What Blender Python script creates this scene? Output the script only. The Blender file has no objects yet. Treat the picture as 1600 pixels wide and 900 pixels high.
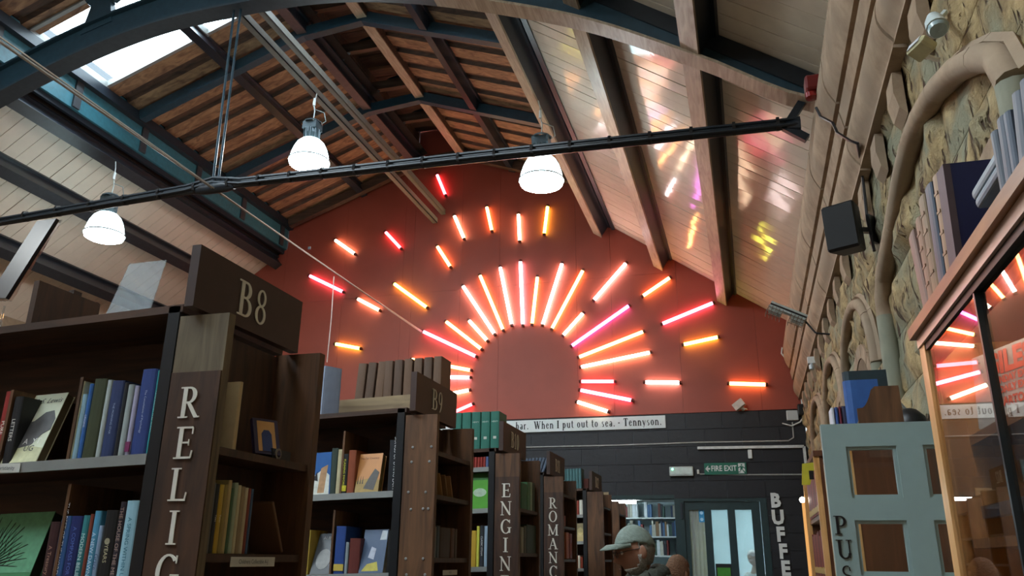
import bpy, math, random
from mathutils import Vector, Matrix
random.seed(7)
C = bpy.context.scene.collection
SC = bpy.context.scene
PI = math.pi

# ------------------------------------------------------------------ camera
EYE = Vector((0, 0, 1.6)); FPX = 1257.08
YAW, PITCH, ROLL = math.radians(16.142), math.radians(18.59), math.radians(.6147)
cy, sy, cp, sp = math.cos(YAW), math.sin(YAW), math.cos(PITCH), math.sin(PITCH)
FW = Vector((-sy*cp, cy*cp, sp)); R0 = Vector((cy, sy, 0)); U0 = R0.cross(FW)
RT = R0*math.cos(ROLL) + U0*math.sin(ROLL); UP = U0*math.cos(ROLL) - R0*math.sin(ROLL)
cam = bpy.data.cameras.new('camera'); cam.sensor_width = 36; cam.lens = 36*FPX/1600; cam.clip_start = .02
co = bpy.data.objects.new('camera', cam); C.objects.link(co); SC.camera = co
co.matrix_world = Matrix(((RT.x, UP.x, -FW.x, EYE.x), (RT.y, UP.y, -FW.y, EYE.y), (RT.z, UP.z, -FW.z, EYE.z), (0, 0, 0, 1)))
# ------------------------------------------------------------------ sky, exposure
w = bpy.data.worlds.new('sky'); SC.world = w; w.use_nodes = True
bg = w.node_tree.nodes['Background']; bg.inputs[0].default_value = (.72, .88, 1, 1); bg.inputs[1].default_value = 9.0
SC.view_settings.view_transform = 'Standard'; SC.view_settings.look = 'None'
SC.view_settings.gamma = 1; SC.view_settings.use_curve_mapping = False
SC.view_settings.exposure = 1.0
LAMP_E, TUBE_E = 56.0, 0.72
SC.cycles.max_bounces = 8; SC.cycles.sample_clamp_indirect = 6

# ------------------------------------------------------------------ where a photographed point lies on a real plane
def ray(x, y): return FW + RT*((x-800)/FPX) - UP*((y-450)/FPX)
def onY(x, y, Y): d = ray(x, y); return EYE + d*(Y/d.y)
def onX(x, y, X): d = ray(x, y); return EYE + d*(X/d.x)
def onZ(x, y, Z): d = ray(x, y); return EYE + d*((Z-EYE.z)/d.z)

ORD = ['first', 'second', 'third', 'fourth', 'fifth', 'sixth', 'seventh', 'eighth', 'ninth', 'tenth', 'eleventh', 'twelfth', 'thirteenth', 'fourteenth', 'fifteenth', 'sixteenth', 'seventeenth', 'eighteenth', 'nineteenth', 'twentieth', 'twenty-first', 'twenty-second', 'twenty-third', 'twenty-fourth', 'twenty-fifth'] + ['twenty-sixth', 'twenty-seventh', 'twenty-eighth', 'twenty-ninth', 'thirtieth', 'thirty-first', 'thirty-second', 'thirty-third', 'thirty-fourth', 'thirty-fifth', 'thirty-sixth', 'thirty-seventh', 'thirty-eighth', 'thirty-ninth', 'fortieth']
# ------------------------------------------------------------------ materials
MATS = {}
def lin(c):
    if isinstance(c, str):
        c = [int(c[i:i+2], 16)/255 for i in (0, 2, 4)]
        c = [v/12.92 if v <= .04045 else ((v+.055)/1.055)**2.4 for v in c]
    return (c[0], c[1], c[2], 1)
def newmat(name):
    m = bpy.data.materials.new(name); m.use_nodes = True
    return m, m.node_tree, m.node_tree.nodes['Principled BSDF']
def flat(col, rough=.6, metal=0., var=.12, bump=0., scale=18., spec=.5):
    """painted / cloth surface: one colour, faint mottling, optional relief"""
    key = ('f', str(col), rough, metal, var, bump, scale, spec)
    if key in MATS: return MATS[key]
    m, t, b = newmat('paint'); N, L = t.nodes, t.links
    b.inputs['Roughness'].default_value = rough; b.inputs['Metallic'].default_value = metal
    b.inputs['Specular IOR Level'].default_value = spec
    c = lin(col); b.inputs['Base Color'].default_value = c
    if var or bump:
        tc = N.new('ShaderNodeTexCoord'); nz = N.new('ShaderNodeTexNoise'); nz.inputs['Scale'].default_value = scale; nz.inputs['Detail'].default_value = 4
        L.new(tc.outputs['Object'], nz.inputs['Vector'])
    if var:
        r = N.new('ShaderNodeValToRGB'); r.color_ramp.elements[0].position = .3; r.color_ramp.elements[1].position = .7
        r.color_ramp.elements[0].color = tuple(v*(1-var) for v in c[:3])+(1,); r.color_ramp.elements[1].color = tuple(min(1, v*(1+var)) for v in c[:3])+(1,)
        L.new(nz.outputs['Fac'], r.inputs['Fac']); L.new(r.outputs['Color'], b.inputs['Base Color'])
    if bump:
        bp = N.new('ShaderNodeBump'); bp.inputs['Strength'].default_value = bump; bp.inputs['Distance'].default_value = .02
        L.new(nz.outputs['Fac'], bp.inputs['Height']); L.new(bp.outputs['Normal'], b.inputs['Normal'])
    MATS[key] = m; return m
def wood(c1, c2, axis='z', rough=.5, sc=6., bump=.15):
    key = ('w', c1, c2, axis, rough, sc, bump)
    if key in MATS: return MATS[key]
    m, t, b = newmat('wood'); N, L = t.nodes, t.links
    tc = N.new('ShaderNodeTexCoord'); mp = N.new('ShaderNodeMapping')
    s = {'x': (.12, 1, 1), 'y': (1, .12, 1), 'z': (1, 1, .12)}[axis]
    mp.inputs['Scale'].default_value = tuple(v*sc for v in s)
    nz = N.new('ShaderNodeTexNoise'); nz.inputs['Scale'].default_value = 3; nz.inputs['Detail'].default_value = 7; nz.inputs['Distortion'].default_value = 1.2
    r = N.new('ShaderNodeValToRGB'); r.color_ramp.elements[0].position = .3; r.color_ramp.elements[1].position = .72
    r.color_ramp.elements[0].color = lin(c1); r.color_ramp.elements[1].color = lin(c2)
    L.new(tc.outputs['Object'], mp.inputs['Vector']); L.new(mp.outputs['Vector'], nz.inputs['Vector'])
    L.new(nz.outputs['Fac'], r.inputs['Fac']); L.new(r.outputs['Color'], b.inputs['Base Color'])
    b.inputs['Roughness'].default_value = rough
    bp = N.new('ShaderNodeBump'); bp.inputs['Strength'].default_value = bump; bp.inputs['Distance'].default_value = .005
    L.new(nz.outputs['Fac'], bp.inputs['Height']); L.new(bp.outputs['Normal'], b.inputs['Normal'])
    MATS[key] = m; return m
def stone(c1, c2, c3, bump=.6, sc=4., world=True):
    key = ('s', c1, c2, c3, bump, sc)
    if key in MATS: return MATS[key]
    m, t, b = newmat('stone'); N, L = t.nodes, t.links
    ge = N.new('ShaderNodeNewGeometry')
    nz = N.new('ShaderNodeTexNoise'); nz.inputs['Scale'].default_value = sc; nz.inputs['Detail'].default_value = 9; nz.inputs['Roughness'].default_value = .65
    n2 = N.new('ShaderNodeTexNoise'); n2.inputs['Scale'].default_value = sc*.35; n2.inputs['Detail'].default_value = 3
    for q in (nz, n2): L.new(ge.outputs['Position'], q.inputs['Vector'])
    r = N.new('ShaderNodeValToRGB'); r.color_ramp.elements[0].position = .33; r.color_ramp.elements[1].position = .62
    r.color_ramp.elements[0].color = lin(c1); r.color_ramp.elements[1].color = lin(c2)
    r2 = N.new('ShaderNodeValToRGB'); r2.color_ramp.elements[0].position = .45; r2.color_ramp.elements[1].position = .62
    mx = N.new('ShaderNodeMix'); mx.data_type = 'RGBA'; mx.inputs['B'].default_value = lin(c3)
    L.new(nz.outputs['Fac'], r.inputs['Fac']); L.new(n2.outputs['Fac'], r2.inputs['Fac']); L.new(r2.outputs['Color'], mx.inputs['Factor'])
    L.new(r.outputs['Color'], mx.inputs['A']); L.new(mx.outputs['Result'], b.inputs['Base Color'])
    b.inputs['Roughness'].default_value = .9
    bp = N.new('ShaderNodeBump'); bp.inputs['Strength'].default_value = bump; bp.inputs['Distance'].default_value = .05
    L.new(nz.outputs['Fac'], bp.inputs['Height']); L.new(bp.outputs['Normal'], b.inputs['Normal'])
    if bump > .5:                                                # weathered pits, brown inside
        mp = N.new('ShaderNodeMapping'); mp.inputs['Scale'].default_value = (1, 1.3, .55); n3 = N.new('ShaderNodeTexNoise'); n3.inputs['Scale'].default_value = 13; n3.inputs['Detail'].default_value = 3; n3.inputs['Distortion'].default_value = .6
        L.new(ge.outputs['Position'], mp.inputs['Vector']); L.new(mp.outputs['Vector'], n3.inputs['Vector'])
        r3 = N.new('ShaderNodeValToRGB'); r3.color_ramp.elements[0].position = .33; r3.color_ramp.elements[1].position = .41; L.new(n3.outputs['Fac'], r3.inputs['Fac'])
        m3 = N.new('ShaderNodeMix'); m3.data_type = 'RGBA'; m3.inputs['A'].default_value = lin('4a3220'); L.new(r3.outputs['Color'], m3.inputs['Factor']); L.new(mx.outputs['Result'], m3.inputs['B']); L.new(m3.outputs['Result'], b.inputs['Base Color'])
        b2 = N.new('ShaderNodeBump'); b2.inputs['Strength'].default_value = .9; b2.inputs['Distance'].default_value = .04; L.new(r3.outputs['Color'], b2.inputs['Height']); L.new(bp.outputs['Normal'], b2.inputs['Normal']); L.new(b2.outputs['Normal'], b.inputs['Normal'])
    MATS[key] = m; return m
def emis(col, strength):
    key = ('e', str(col), strength)
    if key in MATS: return MATS[key]
    m = bpy.data.materials.new('light'); m.use_nodes = True; t = m.node_tree; t.nodes.clear()
    e = t.nodes.new('ShaderNodeEmission'); o = t.nodes.new('ShaderNodeOutputMaterial')
    e.inputs[0].default_value = lin(col); e.inputs[1].default_value = strength
    t.links.new(e.outputs[0], o.inputs[0]); MATS[key] = m; return m
def glass(tint=(1, 1, 1), boost=1.0, alpha=0., ior=1.5):
    key = ('g', tint, boost, alpha)
    if key in MATS: return MATS[key]
    m = bpy.data.materials.new('glass'); m.use_nodes = True; t = m.node_tree; N, L = t.nodes, t.links; N.clear()
    o = N.new('ShaderNodeOutputMaterial'); tr = N.new('ShaderNodeBsdfTransparent'); gl = N.new('ShaderNodeBsdfGlossy'); df = N.new('ShaderNodeBsdfDiffuse')
    lw = N.new('ShaderNodeLayerWeight'); lw.inputs['Blend'].default_value = .5; pw = N.new('ShaderNodeMath'); pw.operation = 'POWER'; pw.inputs[1].default_value = 4.2; fr = N.new('ShaderNodeMath'); fr.operation = 'MULTIPLY_ADD'; fr.inputs[1].default_value = .95; fr.inputs[2].default_value = .045; L.new(lw.outputs['Facing'], pw.inputs[0]); L.new(pw.outputs[0], fr.inputs[0]); mx = N.new('ShaderNodeMixShader'); m2 = N.new('ShaderNodeMixShader')
    mu = N.new('ShaderNodeMath'); mu.operation = 'MULTIPLY'; mu.inputs[1].default_value = boost; mu.use_clamp = True
    tr.inputs[0].default_value = tint+(1,); gl.inputs['Roughness'].default_value = .01; df.inputs[0].default_value = (.8, .85, .88, 1)
    m2.inputs[0].default_value = alpha
    L.new(tr.outputs[0], m2.inputs[1]); L.new(df.outputs[0], m2.inputs[2])
    L.new(fr.outputs[0], mu.inputs[0]); L.new(mu.outputs[0], mx.inputs[0]); L.new(m2.outputs[0], mx.inputs[1]); L.new(gl.outputs[0], mx.inputs[2]); L.new(mx.outputs[0], o.inputs[0])
    MATS[key] = m; return m

M_RED = flat('9c4634', .5, var=.06, scale=3)
M_BLACKWALL = flat('14161d', .5, var=.2, bump=.2, scale=12)
M_WHITEBOARD = flat('e6dccb', .11, var=.05, bump=.07, scale=7)
M_CREAMBOARD = flat('e2d8c8', .42, var=.05, scale=4)
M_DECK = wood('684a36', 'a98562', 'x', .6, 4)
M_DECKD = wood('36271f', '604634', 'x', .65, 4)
M_IRON = flat('1d252d', .35, var=.15)
M_IRONBLUE = flat('27404d', .4, var=.15)
M_TEAL = flat('2f6470', .45, var=.15)
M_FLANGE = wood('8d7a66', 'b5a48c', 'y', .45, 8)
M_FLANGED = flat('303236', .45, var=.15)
M_STONE = stone('6b5a3e', 'bda678', '8b8b74', .9, 7)
M_DRESSED = stone('8a7560', 'ab957c', '94826e', .12, 6)
M_DRESSG = stone('77786c', '95937f', '868878', .12, 6)
M_DARKWOOD = wood('2a1c14', '523624', 'z', .5)
M_MIDWOOD = wood('3d2818', '6f4c31', 'z', .5)
M_DARKWOODX = wood('2a1c14', '523624', 'x', .5)
M_SIGNWOOD = flat('3b2720', .5, var=.08)
M_PALEWOOD = wood('6d5a42', '94805f', 'z', .55)
M_PALEWOODX = wood('6d5a42', '94805f', 'x', .55)
M_HONEY = wood('b88448', 'e6b47a', 'z', .35)
M_STEEL = flat('8d8f8c', .45, metal=.2, var=.08)
M_BLACK = flat('101114', .45, var=.1)
M_WHITE = flat('dfe2e0', .5, var=.03)
M_LETTER = flat('d9d4c6', .6, var=0)
M_PAGES = flat('c9bd9f', .8, var=.1, scale=60)
M_DOORBLUE = flat('8fa5a3', .45, var=.03)
M_DOORDARK = flat('1a3335', .45, var=.1)

# ------------------------------------------------------------------ mesh helpers
class MB:
    def __init__(s): s.v = []; s.f = []; s.mi = []
    def add(s, vs, fs, mi=0):
        o = len(s.v); s.v += [tuple(q) for q in vs]; s.f += [tuple(o+i for i in f) for f in fs]; s.mi += [mi]*len(fs); return s
    def box(s, x0, x1, y0, y1, z0, z1, mi=0, sh=0., xr=0.):
        vs = [(x, y, z+sh*(x-xr)) for x in (x0, x1) for y in (y0, y1) for z in (z0, z1)]
        return s.add(vs, [(0, 1, 3, 2), (4, 6, 7, 5), (0, 4, 5, 1), (2, 3, 7, 6), (0, 2, 6, 4), (1, 5, 7, 3)], mi)
    def obox(s, c, ax, ay, az, mi=0):
        c, ax, ay, az = map(Vector, (c, ax, ay, az))
        vs = [c+i*ax+j*ay+k*az for i in (-1, 1) for j in (-1, 1) for k in (-1, 1)]
        return s.add(vs, [(0, 1, 3, 2), (4, 6, 7, 5), (0, 4, 5, 1), (2, 3, 7, 6), (0, 2, 6, 4), (1, 5, 7, 3)], mi)
    def bar(s, a, b, w, h, up=(0, 0, 1), mi=0):
        a, b = Vector(a), Vector(b); d = (b-a); n = d.normalized(); u = Vector(up); u = (u-n*u.dot(n)).normalized(); r = n.cross(u)
        return s.obox((a+b)/2, d/2, r*w/2, u*h/2, mi)
    def tube(s, pts, r, n=8, mi=0, cap=True):
        pts = [Vector(p) for p in pts]; rs = r if isinstance(r, (list, tuple)) else [r]*len(pts); rings = []; prev = None
        for i, p in enumerate(pts):
            t = (pts[min(i+1, len(pts)-1)]-pts[max(i-1, 0)]).normalized()
            if prev is None:
                a = Vector((0, 0, 1)) if abs(t.z) < .9 else Vector((1, 0, 0)); a = (a-t*a.dot(t)).normalized()
            else: a = (prev-t*prev.dot(t)).normalized()
            prev = a; b = t.cross(a); rings.append([p+(a*math.cos(2*PI*k/n)+b*math.sin(2*PI*k/n))*rs[i] for k in range(n)])
        vs = [q for g in rings for q in g]
        fs = [(i*n+k, i*n+(k+1) % n, (i+1)*n+(k+1) % n, (i+1)*n+k) for i in range(len(pts)-1) for k in range(n)]
        if cap: fs += [tuple(reversed(range(n))), tuple(range((len(pts)-1)*n, len(pts)*n))]
        return s.add(vs, fs, mi)
    def lathe(s, prof, c=(0, 0, 0), n=24, mi=0):
        vs = [(c[0]+r*math.cos(2*PI*k/n), c[1]+r*math.sin(2*PI*k/n), c[2]+z) for r, z in prof for k in range(n)]
        fs = [(i*n+k, i*n+(k+1) % n, (i+1)*n+(k+1) % n, (i+1)*n+k) for i in range(len(prof)-1) for k in range(n)]
        return s.add(vs, fs, mi)
    def prism(s, poly, fn0, fn1, mi=0):
        """poly of 2-D points, fn0/fn1 turn a point into the two end faces"""
        n = len(poly); vs = [fn0(*p) for p in poly]+[fn1(*p) for p in poly]
        fs = [tuple(range(n)), tuple(reversed(range(n, 2*n)))]+[(i, i+n, (i+1) % n+n, (i+1) % n) for i in range(n)]
        return s.add(vs, fs, mi)
    def build(s, name, mat, parent=None, smooth=False, loc=None):
        me = bpy.data.meshes.new(name); me.from_pydata(s.v, [], s.f)
        for m in (mat if isinstance(mat, (list, tuple)) else [mat]): me.materials.append(m)
        me.polygons.foreach_set('material_index', s.mi)
        if smooth:
            me.polygons.foreach_set('use_smooth', [True]*len(me.polygons))
            me.set_sharp_from_angle(angle=.7)
        me.update(); o = bpy.data.objects.new(name, me); C.objects.link(o)
        if parent: o.parent = parent
        if loc is not None: o.location = loc
        return o
def tag(o, label, cat, group=None, kind=None):
    o['label'] = label; o['category'] = cat
    if group: o['group'] = group
    if kind: o['kind'] = kind
    return o
def thing(name, label, cat, loc=(0, 0, 0), group=None, rot=None):
    o = bpy.data.objects.new(name, None); o.empty_display_size = .05; C.objects.link(o); o.location = loc
    if rot: o.rotation_euler = rot
    return tag(o, label, cat, group)
def struct(o, label=None):
    o['kind'] = 'structure'
    if label: o['label'] = label
    return o
def sempty(name, label=None):
    o = bpy.data.objects.new(name, None); o.empty_display_size = .05; C.objects.link(o); return struct(o, label)
def rel(o, parent):
    """keep a mesh built in world space where it is under a moved Empty"""
    o.parent = parent; o.location = -Vector(parent.location); return o
FONTS = []
def sans(txt, name, mat, parent, M, size, align='CENTER', depth=.0, bold=0., sx=1.):
    cu = bpy.data.curves.new(name, 'FONT'); cu.body = txt; cu.size = size; cu.align_x = align; cu.align_y = 'CENTER'
    cu.extrude = depth; cu.offset = bold; cu.resolution_u = 2; cu.materials.append(mat)
    o = bpy.data.objects.new(name, cu); C.objects.link(o); o.parent = parent; FONTS.append(o)
    o.matrix_local = M @ Matrix.Diagonal((sx, 1, 1, 1)); return o

# ------------------------------------------------------------------ a serif alphabet of our own (unit cap height)
T, H = .15, .06     # thick and thin stroke
def L_(x0, y0, x1, y1, wd=T): return ('l', x0, y0, x1, y1, wd)
def A_(cx, cy, rx, ry, a0, a1, tk=T, th=H): return ('a', cx, cy, rx, ry, a0, a1, tk, th)
def serif(x, y, wd=.36): return ('l', x-wd/2, y, x+wd/2, y, .045)
def vstem(x, y0=0., y1=1.): return [L_(x, y0, x, y1), serif(x, y0+.022), serif(x, y1-.022)]
GL = {
 'I': (.36, vstem(.18)), 'H': (.86, vstem(.18)+vstem(.68)+[L_(.18, .5, .68, .5, .055)]), 'L': (.66, vstem(.18)+[L_(.18, .03, .62, .03, .06), L_(.6, 0, .64, .26, .05)]),
 'E': (.68, vstem(.18)+[L_(.18, .97, .6, .97, .06), L_(.18, .5, .5, .5, .055), L_(.18, .03, .62, .03, .06), L_(.6, .97, .6, .76, .05), L_(.62, .03, .65, .25, .05), L_(.5, .4, .5, .6, .045)]),
 'R': (.78, vstem(.18)+[L_(.18, .97, .36, .97, .06), L_(.18, .49, .36, .49, .06), A_(.34, .73, .28, .27, -90, 90), L_(.34, .49, .66, .02, .14), L_(.6, .022, .8, .022, .045)]),
 'P': (.68, vstem(.18)+[L_(.18, .97, .36, .97, .06), L_(.18, .45, .36, .45, .06), A_(.34, .71, .3, .29, -90, 90)]),
 'B': (.74, vstem(.18)+[L_(.18, .97, .36, .97, .06), L_(.18, .53, .38, .53, .06), L_(.18, .03, .38, .03, .06), A_(.35, .755, .26, .245, -90, 90), A_(.38, .27, .3, .27, -90, 90)]),
 'O': (.86, [A_(.43, .5, .4, .52, 0, 360)]), '0': (.6, [A_(.3, .5, .27, .52, 0, 360)]),
 'C': (.78, [A_(.43, .5, .4, .52, 42, 318), L_(.72, .98, .72, .72, .05)]),
 'G': (.84, [A_(.43, .5, .4, .52, 42, 318), L_(.72, .98, .72, .74, .05), L_(.7, .05, .7, .42, .13), serif(.7, .42, .3)]),
 'N': (.86, [L_(.14, 0, .14, 1, .06), L_(.72, 0, .72, 1, .06), L_(.1, .98, .72, .04, .15), serif(.14, .022, .26), serif(.72, .978, .26), serif(.08, .978, .16)]),
 'M': (1.02, [L_(.14, 0, .14, 1, .06), L_(.86, 0, .86, 1), L_(.12, .98, .5, .08, .14), L_(.5, .08, .86, .98, .06), serif(.14, .022, .26), serif(.86, .022, .34), serif(.1, .978, .18), serif(.9, .978, .22)]),
 'A': (.84, [L_(.42, 1, .1, 0, .055), L_(.4, 1, .72, 0, .15), L_(.2, .34, .6, .34, .05), serif(.1, .022, .28), serif(.72, .022, .34)]),
 'S': (.6, [A_(.3, .745, .25, .265, 60, 270, .1, .06), A_(.3, .265, .27, .275, -120, 90, .14, .06), L_(.43, .93, .45, .72, .05), L_(.07, .28, .09, .06, .05)]),
 'U': (.8, [L_(.17, .3, .17, 1), L_(.66, 0.04, .66, 1, .07), A_(.415, .3, .245+.075, .32, 180, 360, .15, .08), serif(.17, .978), serif(.66, .978, .3)]),
 'W': (1.12, [L_(.12, 1, .36, 0, .14), L_(.36, 0, .56, .9, .055), L_(.52, 1, .76, 0, .14), L_(.76, 0, 1, 1, .055), serif(.1, .978, .28), serif(.54, .978, .26), serif(1, .978, .22)]),
 'T': (.7, vstem(.35)+[L_(.05, .97, .65, .97, .06), L_(.05, .97, .05, .76, .05), L_(.65, .97, .65, .76, .05)]),
 '8': (.6, [A_(.3, .755, .22, .255, 0, 360, .1, .055), A_(.3, .265, .27, .275, 0, 360, .12, .055)]),
 '9': (.58, [A_(.28, .69, .25, .32, 0, 360, .11, .05), A_(.14, .62, .39, .66, -78, 8, .12, .05)]),
 '1': (.36, [L_(.2, 0, .2, 1, .12), serif(.2, .022, .3), L_(.06, .86, .22, .96, .05)]),
 '2': (.56, [A_(.27, .72, .24, .29, -20, 170, .12, .06), L_(.48, .62, .06, .05, .08), L_(.05, .05, .5, .05, .1)]),
 'a': (.5, [L_(.38, 0, .38, .5, .11), A_(.24, .48, .2, .2, 10, 150, .1, .05), A_(.22, .18, .19, .2, 0, 360, .1, .045)]),
 'r': (.42, [L_(.12, 0, .12, .66, .11), serif(.12, .02, .26), A_(.3, .5, .18, .17, 50, 180, .09, .06)]),
 'b': (.56, [L_(.12, 0, .12, 1, .11), A_(.29, .32, .23, .34, 0, 360, .11, .045)]),
 'h': (.58, [L_(.12, 0, .12, 1, .11), serif(.12, .02, .24), L_(.44, 0, .44, .45, .11), serif(.44, .02, .24), A_(.29, .45, .205, .22, 0, 170, .11, .05)]),
 'e': (.52, [A_(.26, .33, .23, .35, 20, 330, .1, .05), L_(.06, .38, .47, .38, .045)]),
 'n': (.6, [L_(.12, 0, .12, .66, .11), serif(.12, .02, .24), L_(.46, 0, .46, .45, .11), serif(.46, .02, .24), A_(.3, .45, .21, .22, 0, 170, .11, .05)]),
 'p': (.56, [L_(.12, -.3, .12, .66, .11), serif(.12, -.28, .26), A_(.29, .32, .23, .34, 0, 360, .11, .045)]),
 'u': (.6, [L_(.12, .22, .12, .66, .11), L_(.46, 0, .46, .66, .11), A_(.29, .22, .225, .24, 180, 360, .11, .05)]),
 't': (.36, [L_(.16, .12, .16, .9, .11), L_(.03, .64, .33, .64, .05), A_(.27, .13, .165, .15, 180, 320, .1, .05)]),
 'o': (.56, [A_(.28, .33, .25, .35, 0, 360, .11, .045)]),
 's': (.44, [A_(.22, .5, .16, .17, 50, 270, .08, .05), A_(.22, .17, .18, .19, -130, 90, .1, .05)]),
 'y': (.56, [L_(.08, .66, .28, .02, .11), L_(.46, .66, .18, -.28, .05)]),
 '.': (.2, [L_(.08, .06, .2, .06, .12)]), '-': (.3, [L_(.03, .42, .27, .42, .09)]), ' ': (.3, []),
}
def glyph(mb, ch, put, mi=0, wk=1.):
    """adds a flat raised letter; put(u, v, d) gives the world point for glyph coordinates and depth d (0 back, 1 face)"""
    for k, st in enumerate(GL[ch][1]):
        fd = 1+.02*k
        if st[0] == 'l':
            _, x0, y0, x1, y1, wd = st; wd *= wk; dx, dy = x1-x0, y1-y0; q = math.hypot(dx, dy) or 1; nx, ny = -dy/q*wd/2, dx/q*wd/2
            if abs(dx) > abs(dy)*2: nx, ny = 0, wd/2
            elif abs(dy) > .3: nx, ny = wd/2, 0
            poly = [(x0+nx, y0+ny), (x0-nx, y0-ny), (x1-nx, y1-ny), (x1+nx, y1+ny)]
            mb.prism(poly, lambda u, v: put(u, v, fd), lambda u, v: put(u, v, 0), mi)
        else:
            _, cx, cy_, rx, ry, a0, a1, tk, th = st; tk *= wk; th *= wk; n = max(6, int(abs(a1-a0)/14)); vs = []
            for i in range(n+1):
                a = math.radians(a0+(a1-a0)*i/n); ca, sa = math.cos(a), math.sin(a)
                for d in (fd, 0): vs += [put(cx+rx*ca, cy_+ry*sa, d), put(cx+(rx-tk)*ca, cy_+(ry-th)*sa, d)]
            fs = []
            for i in range(n): o = 4*i; fs += [(o, o+1, o+5, o+4), (o, o+4, o+6, o+2), (o+1, o+3, o+7, o+5)]
            mb.add(vs, fs, mi)
def word(txt, p, ux, uy, h, mat, parent, wide=1., gap=.1, depth=.004, name='letter', one=None, wk=1.):
    """letters of cap height h from point p along ux; each letter an object, or one joined object"""
    ux, uy = Vector(ux).normalized(), Vector(uy).normalized(); nn = ux.cross(uy); x = 0; mb = MB()
    for ch in txt:
        put = lambda u, v, d, x=x: Vector(p)+ux*((x+u)*h*wide)+uy*(v*h)+nn*(d*depth)
        glyph(mb, ch, put, 0, wk)
        if not one and ch != ' ': rel(mb.build(name, mat), parent); mb = MB()
        x += GL[ch][0]+gap
    if one: rel(mb.build(one, mat), parent)
    return x*h*wide
def wordwidth(txt, gap=.1): return sum(GL[c][0]+gap for c in txt)-gap

# ================================================================== SETTING
YE = 13.0                                                        # end wall
XW = .9                                                          # stone wall on the right
def zlr(x): return 5.78-.695*x                                   # lower right roof slope
def zll(x): return 5.95+.695*(10.4+x)
def zur(x): return 8.23-.375*(x+2.69)                            # upper slopes
def zul(x): return 7.92+.375*(x+8.33)
XL = -11.4
Y0 = -4.0
fl = MB(); fl.box(XL-.2, XW+.3, Y0, 19, -.2, 0); struct(fl.build('floor', wood('4a3a2a', '6f5840', 'y')))
b = MB(); b.box(XL-.25, XL, Y0, YE, 0, 6.2); struct(b.build('wall_left', flat('8a7a64', .8, bump=.3)))
b = MB(); b.box(XL-.2, XW+.4, Y0-.2, Y0, 0, 9.8); struct(b.build('wall_back', flat('77604c', .8)))

# ---- ceiling: boarded lower slopes, planked upper deck, lantern, beams
ceil = sempty('ceiling')
def slope_board(x0, x1, zf, y0, y1, th, mat, name, lift=0., tilt=0.):
    m = MB(); vs = []
    for x in (x0, x1):
        for y in (y0, y1):
            for d in (lift, lift+th): vs.append((x, y, zf(x)+d+(tilt if y == y1 else -tilt)))
    m.add(vs, [(0, 1, 3, 2), (4, 6, 7, 5), (0, 4, 5, 1), (2, 3, 7, 6), (0, 2, 6, 4), (1, 5, 7, 3)])
    return m.build(name, mat, ceil)
y = -1.0; k = 0
while y < YE:
    y1 = min(y+.2, YE)
    if y > 2.0:
        for (xa, xb, zf, mt) in ((-2.04, 1.0, zlr, M_WHITEBOARD), (-8.62, -11.5, zll, M_CREAMBOARD)):
            slope_board(xa, xb, zf, y+.009, y1, .03, mt, 'board', random.uniform(-.002, .003), random.uniform(-.0022, .0022))
    y = y1; k += 1
# dark backing above the boards (one sheet each), seen only in the joints
def backing(x0, x1, zf, y0, y1, d):
    m = MB(); m.add([(x0, y0, zf(x0)+d), (x1, y0, zf(x1)+d), (x1, y1, zf(x1)+d), (x0, y1, zf(x0)+d)], [(0, 1, 2, 3)]); return m.build('roof_sheet', flat('1c1612', .9), ceil)
backing(-1.9, 1.3, zlr, Y0, YE+.1, .06); backing(-8.5, -11.7, zll, Y0, YE+.1, .06)
for (xa, xb, zf) in ((-2.04, 1.0, zlr), (-8.36, -11.5, zll)): slope_board(xa, xb, zf, Y0, 2.0, .03, M_CREAMBOARD, 'board')
# upper deck panels with lapped edges; skylights left open between y 6.8 and 8.0
SKY0, SKY1 = 6.6, 7.98
BSK0, BSK1 = -2.0, 1.6
def deck(xe, xi, zf, side):
    y = Y0
    while y < YE:
        y1 = min(y+.42, YE)
        if y < SKY0 < y1: y1 = SKY0
        if SKY0-.001 <= y < SKY1: y = SKY1; continue
        if y1 > 1.6 or y < -2.0:  # unseen rear gap in the deck, added to let in more sky light
            m = MB(); xs = [xe+(xi-xe)*i/6 for i in range(7)]
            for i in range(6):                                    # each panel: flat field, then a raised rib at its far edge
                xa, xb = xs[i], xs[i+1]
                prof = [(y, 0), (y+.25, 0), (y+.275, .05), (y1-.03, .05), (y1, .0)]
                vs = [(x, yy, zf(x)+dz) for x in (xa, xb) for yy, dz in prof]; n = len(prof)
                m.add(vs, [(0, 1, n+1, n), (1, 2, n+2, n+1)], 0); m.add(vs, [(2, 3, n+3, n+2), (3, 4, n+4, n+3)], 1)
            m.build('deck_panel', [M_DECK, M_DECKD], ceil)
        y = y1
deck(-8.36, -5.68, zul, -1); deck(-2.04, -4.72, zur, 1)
for (xa, xb, zf) in ((-8.6, -5.5, zul), (-1.8, -4.9, zur)):
    backing(xa, xb, zf, Y0, -2.0, .08); backing(xa, xb, zf, 1.6, SKY0-.05, .08); backing(xa, xb, zf, SKY1+.05, YE+.1, .08)
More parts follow.
